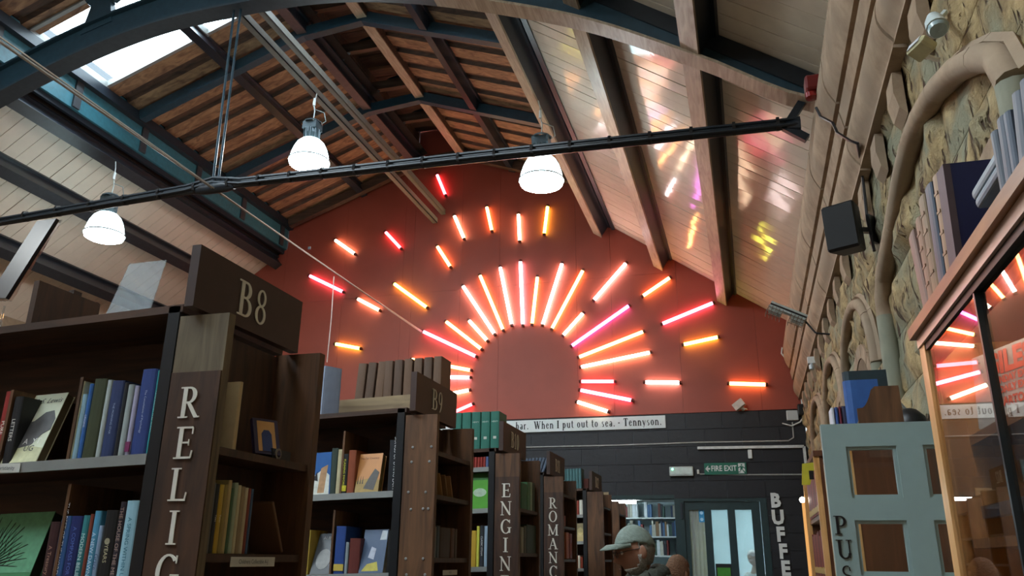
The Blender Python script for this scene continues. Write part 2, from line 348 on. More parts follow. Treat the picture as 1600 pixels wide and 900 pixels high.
# clerestory steps between the slopes: teal boards, cover straps
for sx, xs, zf0, zf1 in ((-1, -8.4, zll, zul), (1, -2.0, zlr, zur)):
    for i in range(4):
        z0 = zf0(xs)-.02+i*.21; z1 = min(z0+.205, zf1(xs)+.1)
        m = MB(); m.box(min(xs, xs+sx*.04), max(xs, xs+sx*.04), Y0, YE, z0, z1); m.build('clerestory_board', M_TEAL if sx < 0 else M_IRON, ceil)
    for j in range(9):
        yy = 2.3+1.3*j; m = MB(); m.box(*sorted((xs-sx*.03, xs)), yy, yy+.12, zf0(xs), zf1(xs)); m.build('strap', M_FLANGED, ceil)
    m = MB(); m.box(*sorted((xs+sx*.045, xs+sx*.1)), Y0, YE, zf0(xs)-.1, zf1(xs)+.3); m.build('roof_sheet', M_IRON, ceil)
# lantern along the ridge
for i in range(int((YE-2)/.16)):
    yy = 2+i*.16; m = MB(); m.box(-5.72, -4.68, yy+.003, yy+.158, 9.5+.004*math.sin(i*3.1), 9.54); m.build('lantern_board', M_DECKD, ceil)
m = MB(); m.box(-5.9, -4.5, Y0, YE+.1, 9.56, 9.62); m.build('roof_sheet', M_IRON, ceil)
for xs in (-5.74, -4.72):
    for i in range(4): m = MB(); m.box(xs, xs+.05, Y0, YE, 8.86+i*.17, 9.025+i*.17); m.build('lantern_side', M_DECKD, ceil)
for yy in (4.4, 6.5, 7.6, 8.65, 9.7, 10.8, 11.9):
    m = MB(); m.bar((-5.7, yy, 9.2), (-4.7, yy, 9.2), .09, .16); m.build('lantern_strut', M_DECKD, ceil)
    pts = [(-5.66+.94*i/8, yy, 9.02+.3*math.sin(PI*i/8)) for i in range(9)]
    m = MB(); m.tube(pts, .045, 6); m.build('lantern_arch', M_IRON, ceil)
# purlins of the lower slopes: web, pale bottom flange
def purlin(x, zf, nx, nz, dep, fw, flange, web, name='purlin', top=0.):
    n = Vector((nx, 0, nz)).normalized(); t = Vector((-n.z, 0, n.x)); p = Vector((x, (2+YE)/2, zf(x)+top)); hy = Vector((0, (YE-2)/2, 0))
    m = MB(); m.obox(p+n*dep/2, t*fw*.42, hy, n*dep/2); o = m.build(name, web, ceil)
    m = MB(); m.obox(p+n*(dep+.012), t*fw/2, hy, n*.012); m.build('flange', flange, o)
    for s in (-1, 1): m = MB(); m.obox(p+n*.02+t*s*fw*.55, t*fw*.14, hy, n*.02); m.build('fillet', web, o)
    return o
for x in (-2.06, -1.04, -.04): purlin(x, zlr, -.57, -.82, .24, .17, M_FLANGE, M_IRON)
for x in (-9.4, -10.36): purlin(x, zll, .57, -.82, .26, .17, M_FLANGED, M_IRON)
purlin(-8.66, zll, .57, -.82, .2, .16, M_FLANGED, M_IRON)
purlin(-3.72, zur, -.35, -.94, .17, .12, M_IRON, M_IRON); purlin(-6.85, zul, .35, -.94, .17, .12, M_IRON, M_IRON)
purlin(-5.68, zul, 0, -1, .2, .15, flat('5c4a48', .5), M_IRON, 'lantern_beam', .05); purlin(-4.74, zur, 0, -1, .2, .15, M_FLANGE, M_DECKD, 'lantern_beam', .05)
m = MB(); m.box(-8.5, -8.3, Y0, YE, zul(-8.4)-.16, zul(-8.4)-.02); m.build('eaves_beam', M_IRON, ceil)
m = MB(); m.box(-2.12, -1.96, Y0, YE, zur(-2.0)-.14, zur(-2.0)); m.build('eaves_beam', M_IRON, ceil)
# cross frames under the deck
for yy in (8.65, 10.8, 12.85):
    pts = [(-8.3, zul(-8.3)-.12), (-5.68, zul(-5.68)-.14), (-4.74, zur(-4.74)-.14), (-2.1, zur(-2.1)-.12)]
    m = MB()
    for a, c in zip(pts, pts[1:]): m.bar((a[0], yy, a[1]), (c[0], yy, c[1]), .12, .16)
    m.build('rafter', M_IRONBLUE if yy < 12 else M_DECKD, ceil)
# ridge channel on which the lamps hang: two angles
ch = MB()
for dx, dz in ((-.08, 7.56), (.08, 7.72)):
    ch.box(-5.2+dx-.045, -5.2+dx+.045, 2, YE, dz, dz+.012); ch.box(-5.2+dx-.03*(-1.3 if dx < 0 else -1)-.006, -5.2+dx-.03*(-1.3 if dx < 0 else -1)+.006, 2, YE, dz, dz+.1)
ch.build('ridge_channel', [flat('6b675f', .45)], ceil)
# skylights
for i, (xa, xb, zf) in enumerate(((-8.34, -6.95, zul), (-6.78, -5.8, zul), (-4.62, -3.82, zur), (-3.62, -2.2, zur))):
    wn = sempty('window_%d' % (i+1), 'rooflight of bright white glass in the brown deck'); m = MB()
    for ya, yb in ((SKY0, SKY0+.05), (SKY1-.05, SKY1)):
        m.add([(x, yy, zf(x)+d) for x in (xa, xb) for yy in (ya, yb) for d in (-.03, .06)], [(0, 1, 3, 2), (4, 6, 7, 5), (0, 4, 5, 1), (2, 3, 7, 6), (0, 2, 6, 4), (1, 5, 7, 3)])
    for xq in (xa, xb): m.box(xq-.03, xq+.03, SKY0, SKY1, zf(xq)-.04, zf(xq)+.06)
    m.build('frame', M_STEEL, wn)
    m = MB(); m.add([(xa, SKY0, zf(xa)+.03), (xb, SKY0, zf(xb)+.03), (xb, SKY1, zf(xb)+.03), (xa, SKY1, zf(xa)+.03)], [(0, 1, 2, 3)]); m.build('pane', glass((.97, 1, 1)), wn)

# ---- end wall: red gable panels, black block wall below, doorways
zg = lambda x: (zll(x) if x < -8.38 else zul(x)+.1 if x < -5.68 else 9.6 if x < -4.74 else zur(x)+.1 if x < -2.0 else zlr(x))
ew = sempty('wall_end')
xs = [XL, -10.2, -8.98, -8.38, -7.1, -5.88, -5.68, -4.74, -4.0, -2.6, -2.0, -.9, .3, XW]
for xa, xb in zip(xs, xs[1:]):
    e = .0015
    za, zb = zg(xa+.001), zg(xb-.001)
    zm = 6.2
    if min(za, zb) > zm+.2:
        pl = [[(xa+e, 3.82), (xb-e, 3.82), (xb-e, zm), (xa+e, zm)], [(xa+e, zm+.003), (xb-e, zm+.003), (xb-e, zb), (xa+e, za)]]
    else: pl = [[(xa+e, 3.82), (xb-e, 3.82), (xb-e, zb), (xa+e, za)]]
    for p in pl:
        m = MB(); m.prism(p, lambda x, z: (x, YE, z), lambda x, z: (x, YE+.03, z)); m.build('panel', M_RED, ew)
m = MB(); m.box(XL-.3, XW+.4, YE+.034, YE+.2, 3.7, 10); m.build('backing', flat('2a1411', .8), ew)
# black blocks: opening X -3.6..-1.05 and door -1.05..0.24, both up to z 2.5
zc = 2.5; row = 0
def blockrow(z0, z1, xa, xb, off):
    x = xa
    while x < xb-.01:
        x1 = min(xb, (x+.56) if x > xa else x+.28+off*.28)
        if xb-x1 < .1: x1 = xb
        m = MB(); e = .005; m.box(x+e, x1-e, YE-random.uniform(0, .005), YE+.2, z0+e, z1-e); m.build('block', M_BLACKWALL, ew); x = x1
while zc < 3.8:
    z1 = min(zc+.264, 3.815); blockrow(zc, z1, XL if False else -6.2, XW, row % 2); zc = z1; row += 1
m = MB(); m.box(XL, -6.2, YE, YE+.2, 0, 3.815); m.build('block', M_BLACKWALL, ew)
zc = 0.0; row = 0
while zc < 2.49:
    z1 = zc+.25; blockrow(zc, z1, .24, XW, row % 2); blockrow(zc, z1, -6.2, -3.6, row % 2); zc = z1; row += 1
m = MB(); m.box(-6.2, XW, YE+.01, YE+.19, 2.5, 3.8); m.box(.24, XW, YE+.01, YE+.19, 0, 2.5); m.build('backing', flat('4a4d55', .7), ew)

# ---- right wall: rubble stones, cornice, corbels, arch mouldings
wr = sempty('wall_right')
m = MB(); m.box(XW+.06, XW+.4, Y0, 16, 0, 6.0); m.build('backing', flat('4a4031', .95), wr)
def rub(y0, y1, z0, z1):
    n, q = 6, 5; vs = []; ph = random.random()*9; amp = random.uniform(.01, .03); bx = random.uniform(0, .025)
    for i in range(n+1):
        for j in range(q+1):
            u, v = i/n, j/q; yy = y0+(y1-y0)*u; zz = z0+(z1-z0)*v; edge = min(u, 1-u, v, 1-v)
            d = 0 if edge < .01 else bx+amp*(.6+math.sin(5*u+ph)*math.cos(4*v+ph*2)+random.uniform(-.5, .5))
            vs.append((XW+.02-d, yy+(random.uniform(-.012, .012) if 0 < i < n else 0), zz))
    fs = [(i*(q+1)+j, i*(q+1)+j+1, (i+1)*(q+1)+j+1, (i+1)*(q+1)+j) for i in range(n) for j in range(q)]
    k0 = len(vs); vs += [(XW+.08, y0, z0), (XW+.08, y1, z0), (XW+.08, y1, z1), (XW+.08, y0, z1)]
    c = [0, n*(q+1), n*(q+1)+q, q]
    fs += [(c[i], c[(i+1) % 4], k0+(i+1) % 4, k0+i) for i in range(4)]
    m = MB(); m.add(vs, fs); o = m.build('stone', M_STONE, wr, True); return o
zc = 1.2; row = 0
while zc < 4.5:
    z1 = zc+random.choice((.26, .32, .38)); yy = 1.4-random.random()*.4
    while yy < YE:
        y1 = min(YE, yy+random.uniform(.45, .85)); 
        if YE-y1 < .2: y1 = YE
        rub(yy+.002, y1-.002, zc+.002, z1-.002); yy = y1
    zc = z1
m = MB(); m.box(XW-.005, XW+.06, Y0, 1.4, 0, 5.6); m.box(XW-.005, XW+.06, 1.0, YE, 0, 1.2); m.box(XW-.005, XW+.06, 1.0, YE, 4.5, 5.6); m.build('plaster', M_DRESSG, wr)
corn = struct(bpy.data.objects.new('trim_1', None), 'moulded stone cornice with two rolls along the stone wall'); C.objects.link(corn)
def cpt(r, t, out=0.):
    """point of the cornice face: t 0 outer top edge .. 1 foot; out bulges toward the hall"""
    a = Vector((.69, 4.73)); c = Vector((.845, 3.96)); d = (c-a); n = Vector((d.y, -d.x)).normalized()
    p = a+d*t+n*out*(1 if n.x < 0 else -1); return p
prof = [(.9, 4.8), (.69, 4.8)]
for i in range(7): prof.append(tuple(cpt(0, .36*i/6, .028*math.sin(PI*i/6))))
prof += [tuple(cpt(0, .37, -.03)), tuple(cpt(0, .44, -.03)), tuple(cpt(0, .45, .004)), tuple(cpt(0, .6, .004)), tuple(cpt(0, .61, -.02)), tuple(cpt(0, .64, -.02))]
for i in range(7): prof.append(tuple(cpt(0, .65+.31*i/6, .035*math.sin(PI*i/6))))
prof += [tuple(cpt(0, .97, .0)), tuple(cpt(0, 1.0, .01)), (.9, 3.95)]
yy = 1.0
while yy < YE-.01:
    y1 = min(YE-.02, yy+1.32)
    m = MB(); m.prism([(p[0], p[1]) for p in prof], lambda x, z: (x, yy+.004, z), lambda x, z: (x, y1-.004, z)); m.build('moulding_stone', M_DRESSED, corn, True); yy = y1+.02
yy = 2.6
while yy < YE-.3:
    m = MB(); p = [(.9, 3.94), (.855, 3.94), (.848, 3.83), (.866, 3.74), (.9, 3.7)]
    m.prism(p, lambda x, z: (x, yy, z), lambda x, z: (x, yy+.18, z)); m.build('corbel', M_DRESSED, corn); yy += .64
def arch(n, path, cuts, shafts, rad):
    """moulding along a path of (Y, z); cuts split it into stones; shafts are vertical runs below it"""
    a = struct(bpy.data.objects.new('trim_%d' % n, None), 'half round stone arch moulding on the rubble wall'); C.objects.link(a); N_ = len(path); X = XW-.02
    for k in range(cuts):
        i0, i1 = round(k*(N_-1)/cuts), round((k+1)*(N_-1)/cuts); sub = [Vector((X, *path[i])) for i in range(i0, i1+1)]; d = (sub[-1]-sub[-2]).normalized(); sub[-1] = sub[-1]-d*.004
        m = MB(); m.tube(sub, rad, 10); c = Vector((X, sum(p[0] for p in path)/N_, min(p[1] for p in path)))
        o2 = [p+Vector((.02, *((p-c).normalized()*rad*1.5)[1:])) for p in sub]; m.tube(o2, rad*.5, 4); m.build('arch_stone', M_DRESSED, a, True)
    for yl, zt_, ft in shafts:
        z = zt_
        while z > ft+.05: z0 = max(ft, z-.7); m = MB(); m.tube([(X, yl, z0+.003), (X, yl, z-.003)], rad*1.05, 10); m.build('shaft_stone', M_DRESSG, a, True); z = z0  # greyer shafts: cool light put into the stone colour
    return a
def ell(yc, h, zs, ri, n=20): return [(yc+h*math.cos(PI*i/n), zs+ri*math.sin(PI*i/n)) for i in range(n+1)]
arch(2, [(5.12, 3.02), (5.1, 3.13), (4.98, 3.22), (4.75, 3.29), (4.48, 3.36), (4.11, 3.47), (3.83, 3.515), (3.56, 3.51), (3.27, 3.46), (2.98, 3.37), (2.72, 3.25), (2.55, 3.14), (2.48, 3.0)], 6, ((5.12, 3.02, 1.25), (2.48, 3.0, 1.25)), .052)
arch(3, ell(6.55, .9, 2.85, .62), 5, ((5.65, 2.85, 1.25),), .042); arch(4, ell(8.5, .9, 2.9, .6), 5, ((9.4, 2.9, 2.4), (7.6, 2.9, 2.5)), .042); arch(5, ell(10.6, .9, 3.0, .5), 5, ((11.5, 3.0, 2.3), (9.7, 3.0, 2.4)), .042)
# pale inner arches of the window recesses
for n, yc, zs, r in ((6, 2.75, 2.2, .65), (7, 6.34, 2.53, .5), (8, 7.9, 2.5, .5)):
    a = struct(bpy.data.objects.new('trim_%d' % n, None), 'pale flat stone arch over a recess'); C.objects.link(a)
    for s in range(7):
        m = MB(); a0, a1 = PI*s/7+.01, PI*(s+1)/7-.01; poly = []
        for i in range(4): t = a0+(a1-a0)*i/3; poly.append((yc+(r+.1)*math.cos(t), zs+(r+.1)*math.sin(t)))
        for i in range(4): t = a1+(a0-a1)*i/3; poly.append((yc+r*math.cos(t), zs+r*math.sin(t)))
        m.prism(poly, lambda y_, z_: (XW-.035, y_, z_), lambda y_, z_: (XW+.05, y_, z_)); m.build('arch_stone', M_DRESSED, a)
    m = MB(); poly = [(yc+r*math.cos(PI*i/12), zs+r*math.sin(PI*i/12)) for i in range(13)]+[(yc-r, 1.2), (yc+r, 1.2)]
    m.prism(poly, lambda y_, z_: (XW-.028, y_, z_), lambda y_, z_: (XW+.04, y_, z_)); m.build('recess', flat('6f5f4a', .9, bump=.4), a)

# ================================================================== ROOF TRUSS with its tie
YT = 5.95; KT = YT/6.45; XC = -5.13*KT
def kz(z): return 1.6+(z-1.6)*KT
tr = thing('roof_truss', 'dark iron arched roof truss with tie rod crossing in front of the lamps', 'truss', (XC, YT, kz(5.2)))
KEY = [(a*KT, kz(z)) for a, z in ((0, 7.44), (1, 7.4), (2, 7.2), (3.05, 6.85), (4.03, 6.43), (5.03, 5.84), (5.95, 5.26))]
def ribz(dx):
    dx = abs(dx)
    for (a, za), (c, zc_) in zip(KEY, KEY[1:]):
        if dx <= c:
            i = KEY.index((a, za)); p0 = KEY[max(i-1, 0)][1] if i else KEY[1][1]; p3 = KEY[min(i+2, len(KEY)-1)][1]; t = (dx-a)/(c-a)
            return .5*((2*za)+(-p0+zc_)*t+(2*p0-5*za+4*zc_-p3)*t*t+(-p0+3*za-3*zc_+p3)*t**3)
    return KEY[-1][1]-(dx-KEY[-1][0])*.7
def sweep(x0, x1, n, prof):
    """closed section prof of (y, up) swept along the rib curve"""
    m = MB(); rings = []
    for i in range(n+1):
        dx = x0+(x1-x0)*i/n; z = ribz(dx); s = (ribz(dx+.02)-ribz(dx-.02))/.04; nn = Vector((-s, 0, 1)).normalized()
        rings.append([Vector((XC+dx, YT+py, z))+nn*pu for py, pu in prof])
    k = len(prof); vs = [q for g in rings for q in g]
    m.add(vs, [(i*k+j, i*k+(j+1) % k, (i+1)*k+(j+1) % k, (i+1)*k+j) for i in range(n) for j in range(k)]+[tuple(range(k)), tuple(range(n*k, n*k+k))]); return m
rb = rel(sweep(-6.0, 5.6, 60, [(-.03, .02), (.03, .02), (.03, .36), (-.03, .36)]).build('rib', M_IRONBLUE, tr), tr)
fm = sweep(-6.0, 2.2, 40, [(-.1, 0), (.1, 0), (.1, .025), (-.1, .025)]).build('flange', flat('3a4650', .4), rb); fm = sweep(2.2, 5.6, 20, [(-.1, 0), (.1, 0), (.1, .025), (-.1, .025)]).build('flange', M_FLANGE, rb)  # one flange in two tones, the difference in light put into its colour
tm = sweep(-6.0, 5.6, 60, [(-.08, .36), (.08, .36), (.08, .385), (-.08, .385)]).build('top_flange', M_IRONBLUE, rb)
m = MB()
for a, c in (((-8.3, zul(-8.3)-.1), (-5.68, zul(-5.68)-.1)), ((-5.68, zul(-5.68)-.1), (-4.74, zur(-4.74)-.1)), ((-4.74, zur(-4.74)-.1), (-2.1, zur(-2.1)-.1)), ((-8.3, zul(-8.3)-.1), (-8.4, 7.2)), ((-2.1, zur(-2.1)-.1), (-2.0, 7.1)), ((-8.4, 7.2), (-11.3, zll(-11.3)-.1)), ((-2.0, 7.1), (.85, zlr(.85)-.1))):
    m.bar((a[0], YT, a[1]), (c[0], YT, c[1]), .1, .14)
rel(m.build('rafter', M_IRON, tr), tr)
for sx in (-1, 1):
    c0 = onY(168, -22, YT); c0 = Vector((XC+sx*(XC-c0.x), YT, c0.z)); m = MB()
    pts = [c0+Vector((.25*math.cos(2*PI*i/24), 0, .25*math.sin(2*PI*i/24))) for i in range(25)]
    for a, c in zip(pts, pts[1:]): m.bar(a, c, .1, .05, (0, 1, 0))
    rel(m.build('ring', M_IRONBLUE, tr), tr)
    m = MB(); m.prism([(c0.x+.12*sx, c0.z-.22), (c0.x-.12*sx, c0.z-.25), (c0.x-.2*sx, ribz(c0.x-XC-.2*sx)+.3), (c0.x+.2*sx, ribz(c0.x-XC+.2*sx)+.3)], lambda x, z: (x, YT-.04, z), lambda x, z: (x, YT+.04, z)); rel(m.build('gusset', M_IRONBLUE, tr), tr)
    m = MB(); x = XC+sx*1.3; m.bar((x, YT-.1, ribz(1.3)+.3), (x, YT-.1, zul(-6.43)), .1, .03); x = XC+sx*3.1; m.bar((x, YT-.1, ribz(3.1)), (x, YT-.1, ribz(3.1)+.75), .16, .03); rel(m.build('strap', M_STEEL, tr), tr)
TA, TJ, TB = Vector((-11.2, YT, kz(4.97))), Vector((-5.1*KT, YT, kz(5.23))), Vector((.66*KT, YT, kz(5.11)))
TL = onY(0, 352, YT)
for a, c in ((TA, TJ), (TJ, TB)):
    m = MB(); m.tube([a, c], .032, 8); rel(m.build('tie_rod', M_IRON, tr, True), tr)
for k, (dy, dz) in enumerate(((-.04, .035), (.03, .05), (-.045, -.012))):
    m = MB(); m.tube([TA+Vector((0, dy, dz)), (TA+TJ)/2+Vector((0, dy, dz-.01)), TJ+Vector((-.3, dy, dz)), TJ+Vector((0, dy, dz+.05)), TJ+Vector((.3, dy, dz)), (TJ+TB)/2+Vector((0, dy, dz+.012)), TB+Vector((0, dy, dz))], .015, 6); rel(m.build('conduit', M_IRON, tr, True), tr)
for i in range(16):
    for a, c in ((TA, TJ), (TJ, TB)):
        p = a+(c-a)*(i+.5)/16; d = (c-a).normalized(); m = MB(); m.tube([p-d*.012+Vector((0, -.01, .02)), p+d*.012+Vector((0, -.01, .02))], .058, 8); rel(m.build('clip', M_BLACK, tr), tr)
m = MB(); m.tube([TJ-Vector((.22, 0, .01)), TJ-Vector((.12, 0, 0)), TJ+Vector((.12, 0, 0)), TJ+Vector((.22, 0, -.01))], [.035, .06, .06, .035], 10); rel(m.build('tie_joint', M_IRON, tr, True), tr)
for s in (-1, 1):
    m = MB(); m.tube([TJ+Vector((.03*s, 0, .02)), Vector((XC+.04*s, YT, kz(7.46)))], .013, 6); rel(m.build('hanger_rod', M_IRONBLUE, tr, True), tr)
m = MB(); m.tube([TB+Vector((-.1, 0, 0)), TB], [.04, .07], 8); m.bar(TB-Vector((.12, 0, 0)), TB+Vector((.04, 0, -.13)), .05, .06); m.bar(TB-Vector((.1, 0, 0)), TB+Vector((.05, 0, .22)), .05, .06); rel(m.build('tie_shoe', M_IRON, tr), tr)

# pale longitudinal wire from the tie joint to the end wall
t = thing('ridge_wire', 'thin pale twisted wire running from tie joint down to red wall', 'wire', (-5.1, 4, 5.2))
m = MB(); A1 = onY(660, 520, YE); A0 = TJ+(TJ-A1)*.42+Vector((0, 0, -.03)); A1 = A1+Vector((0, 0, 0))
m.tube([A0, A1], .012, 6); rel(m.build('wire', flat('a9a49a', .4), t, True), t)
m = MB(); m.tube([A0+Vector((.03, 0, .012)), (A0+A1)/2+Vector((.02, 0, -.02)), A1+Vector((.02, 0, .01))], .007, 5); rel(m.build('flex', flat('b8b2a6', .4), t, True), t)
p0 = onX(522, 432, -5.08); p1 = onY(511, 566, p0.y)
t = thing('hanging_cord', 'thin pinkish cord hanging from ridge wire left of yellow tube', 'cord', tuple(p1)); m = MB()
m.tube([p0, (p0+p1)/2+Vector((.01, 0, 0)), p1], .007, 5); rel(m.build('cord', flat('b5a096', .5), t, True), t)

# ================================================================== PENDANT LAMPS
def pendant(label, px, py, X, Y, attach, light=True):
    p = onY(px, py, Y) if px is not None else Vector((X, Y, py)); t = thing('pendant_lamp', label, 'lamp', tuple(p), 'pendant lamps under the roof')
    m = MB(); m.lathe([(.07, .31), (.13, .3), (.18, .25), (.215, .18), (.24, .1), (.255, .03), (.26, 0)], n=32); m.build('shade', emis((.7, .95, 1.0), 5.0), t, True)
    m = MB(); m.lathe([(.262, .012), (.27, .008), (.27, -.01), (.258, -.012)], n=32); m.build('rim', flat('6d7a7c', .4), t, True)
    m = MB(); m.lathe([(.258, -.012), (.25, -.05), (.2, -.075), (.1, -.085), (.001, -.087)], n=32); m.build('lens', emis((.95, 1.0, 1.0), LAMP_E), t, True)
    m = MB(); m.box(-.1, .1, -.09, .09, .46, .56); m.lathe([(.075, .3), (.08, .34), (.1, .4), (.1, .46)], n=12); m.lathe([(.12, .56), (.13, .57), (.09, .6), (.03, .61)], n=10)
    for i in range(10):
        a = 2*PI*i/10; m.tube([(.1*math.cos(a), .1*math.sin(a), .31), (.105*math.cos(a), .105*math.sin(a), .46)], .008, 4)
    m.build('housing', flat('48545a', .4, metal=.3), t)
    a = Vector(attach)-p; m = MB(); m.tube([(0, 0, .6), (.01, 0, .75), (-.012, 0, .85), (a.x*.4, a.y*.4, .85+(a.z-.85)*.6), tuple(a)], .008, 5); m.build('cord', flat('b9beb8', .5), t, True)
    m = MB(); m.tube([(-.012, 0, .84), (-.01, 0, .95)], [.022, .018], 6); m.build('connector', M_WHITE, t, True)
    m = MB(); m.tube([(.09, .05, .56), (.16, .05, .6), (.14, .03, .72), (0, 0, .78)], .007, 5); m.build('flex', flat('8d9692', .5), t, True)
    return t
pendant('glowing white pendant lamp at far left in front of cream boards', 163, 366, 0, 8.4, (-8.38, 8.4, 6.95))
pendant('glowing white pendant lamp in the middle hung from ridge channel', 483, 252, 0, 8.4, (-5.22, 8.4, 7.56))
pendant('glowing white pendant lamp on the right above the sunburst', 846, 282, 0, 8.4, (-2.12, 8.4, 6.95))

# unseen row of the same lamps back along the hall, added to brighten it
for yy in (2.0,):
    for nm, X, z, top in (('left', -8.36, 5.7, (-8.38, 6.95)), ('middle', -5.2, 6.3, (-5.22, 7.56)), ('right', -2.1, 6.0, (-2.12, 6.95))):
        pendant('added unseen white pendant lamp above the %s, %s row before the roof truss' % (nm + ' of the hall', 'nearer'), None, z, X, yy, (top[0], yy, top[1]))

# ================================================================== NEON SUNBURST
COL = {'red': ((1, .1, .14), 9), 'rose pink': ((1, .18, .34), 10), 'magenta': ((.95, .2, .9), 8), 'orange': ((1, .46, .14), 12), 'yellow': ((.92, .86, .1), 12),
       'warm white': ((1, .76, .5), 13), 'white': ((1, .86, .84), 13), 'pinkish white': ((1, .66, .9), 12)}
TUBES = [  # colour, ends on the photographed wall
 ('red', 682, 271, 697, 307), ('warm white', 522, 374, 556, 398), ('red', 601, 361, 628, 390), ('orange', 682, 383, 705, 419), ('warm white', 709, 335, 726, 375),
 ('orange', 760, 321, 769, 363), ('rose pink', 482, 430, 538, 457), ('yellow', 614, 442, 669, 482), ('warm white', 810, 332, 812, 379), ('yellow', 856, 320, 850, 368),
 ('white', 980, 409, 926, 471), ('orange', 1049, 432, 1002, 464), ('warm white', 557, 466, 595, 486), ('yellow', 522, 537, 565, 545), ('orange', 695, 501, 754, 547),
 ('warm white', 731, 499, 763, 534), ('white', 722, 445, 774, 524), ('orange', 749, 428, 787, 518), ('white', 781, 415, 800, 510), ('pinkish white', 813, 406, 817, 510),
 ('orange', 840, 430, 831, 509), ('white', 879, 409, 847, 510), ('orange', 912, 420, 861, 516), ('warm white', 913, 487, 878, 526), ('magenta', 985, 476, 891, 542),
 ('orange', 1008, 517, 902, 559), ('warm white', 1019, 550, 905, 574), ('red', 963, 596, 905, 596), ('rose pink', 990, 626, 904, 609), ('warm white', 953, 644, 899, 627),
 ('rose pink', 659, 517, 746, 558), ('orange', 641, 561, 738, 579), ('pinkish white', 645, 588, 737, 590), ('warm white', 690, 618, 736, 609), ('red', 700, 648, 741, 630),
 ('rose pink', 1117, 472, 1032, 507), ('yellow', 1125, 526, 1065, 539), ('white', 1065, 598, 1005, 597), ('orange', 1200, 601, 1136, 599)]
SUN = onY(822, 585, YE); YN = YE-.055

tl = []
for c, x0, y0_, x1, y1_ in TUBES:
    a, q = onY(x0, y0_, YN), onY(x1, y1_, YN); v = a-SUN; ang = math.atan2(v.x, v.z)       # clockwise from straight up
    near = (q-SUN).length; ring = 'inner' if near < 1.25 else 'outer'
    tl.append((ring, ang, c, a, q))
for ring in ('inner', 'outer'):
    rs = sorted([q for q in tl if q[0] == ring], key=lambda q: q[1])
    for i, (_, ang, c, a, q) in enumerate(rs):
        word_len = 'long' if (a-q).length > .9 else 'short'
        t = thing('neon_tube', '%s %s glowing tube, %s clockwise from lower left in the %s ring' % (word_len, c, ORD[i], ring), 'tube light', tuple(q), 'tube lights of the sunburst')
        col, st = COL[c]; d = (a-q).normalized(); m = MB(); m.tube([q+d*.035, a-d*.035], .028, 8); rel(m.build('tube', emis(col, st*TUBE_E), t, True), t)
        for e, s in ((q, 1), (a, -1)):
            m = MB(); m.tube([e, e+d*s*.04], .03, 8); m.obox(e+d*s*.02+Vector((0, .032, 0)), d*.014, Vector((0, .024, 0)), d.cross(Vector((0, 1, 0)))*.014); rel(m.build('end_cap', flat('5a2a22', .5), t), t)

# ================================================================== END WALL FITTINGS
t = thing('verse_board', 'long white painted board with verse in black serif letters above doors', 'sign', (-3.6, YE-.03, 3.68))
m = MB(); m.box(-6.1, onY(1040, 660, YE).x, YE-.03, YE, 3.59, 3.79); rel(m.build('board', flat('dfe6e6', .5, var=.03), t), t)
txt = 'bar. '+' When I put out to sea. - Tennyson.'
x0 = onY(806, 664, YE-.03); x1 = onY(1033, 662, YE-.03); hh = .125; wd = (x1.x-x0.x)/(wordwidth(txt, .13)*hh)
word(txt, (x0.x, YE-.031, 3.64), (1, 0, 0), (0, 0, 1), hh, flat('15171c', .6, var=0), t, wd, .13, .003, wk=1.45)
# fire exit sign
def fwall(px, py): return onY(px, py, YE)
a, c = fwall(1100, 724), fwall(1167, 741)
t = thing('fire_exit_sign', 'green and white FIRE EXIT sign with arrow and running figure', 'sign', ((a.x+c.x)/2, YE-.02, (a.z+c.z)/2))
wS, hS = (c.x-a.x)/2, (a.z-c.z)/2
m = MB(); m.box(-wS, wS, -.012, .019, -hS, hS); m.build('plate', flat('1d6b57', .4, var=.02), t)
RX = Matrix.Rotation(PI/2, 4, 'X')
sans('FIRE EXIT', 'lettering', M_WHITE, t, Matrix.Translation((-.02, -.0135, 0)) @ RX, .115, sx=.8, bold=.002)
m = MB(); m.box(-wS*.93, -wS*.72, -.0155, -.012, -.012, .012); m.prism([(-wS*.96, 0), (-wS*.8, .05), (-wS*.8, .025), (-wS*.88, 0), (-wS*.8, -.025), (-wS*.8, -.05)], lambda x, z: (x, -.0155, z), lambda x, z: (x, -.012, z)); m.build('arrow', M_WHITE, t)
m = MB(); m.box(wS*.62, wS*.93, -.0145, -.012, -hS*.85, hS*.85); m.build('panel', M_WHITE, t)
m = MB(); cx0 = wS*.78; f = lambda x, z: (cx0+x, -.0165, z); g = lambda x, z: (cx0+x, -.0145, z)
for poly in ([(-.015, .05), (.0, .065), (.015, .05), (0, .035)], [(-.02, .035), (.02, .03), (.012, -.02), (-.02, -.015)], [(-.06, .01), (-.015, .035), (-.015, .02), (-.055, -.005)], [(.015, .03), (.05, .005), (.045, -.008), (.01, .015)], [(-.02, -.015), (.0, -.02), (-.03, -.05), (-.065, -.05), (-.065, -.062), (-.025, -.062)], [(.0, -.015), (.014, -.02), (.04, -.045), (.055, -.075), (.04, -.078), (.022, -.05)]): m.prism(poly, f, g)
m.build('running_figure', flat('1d6b57', .4, var=.02), t)
def wallbox(name, label, cat, x0, y0_, x1, y1_, dep, mat, Y=YE):
    a, c = onY(x0, y0_, Y), onY(x1, y1_, Y); t = thing(name, label, cat, ((a.x+c.x)/2, Y, (a.z+c.z)/2)); wx, hz = (c.x-a.x)/2, (a.z-c.z)/2
    m = MB(); m.box(-wx, wx, -dep, -.001, -hz, hz); o = m.build('housing', mat, t); bv = o.modifiers.new('b', 'BEVEL'); bv.width = min(.012, hz*.4, wx*.4); bv.segments = 2
    return t, wx, hz
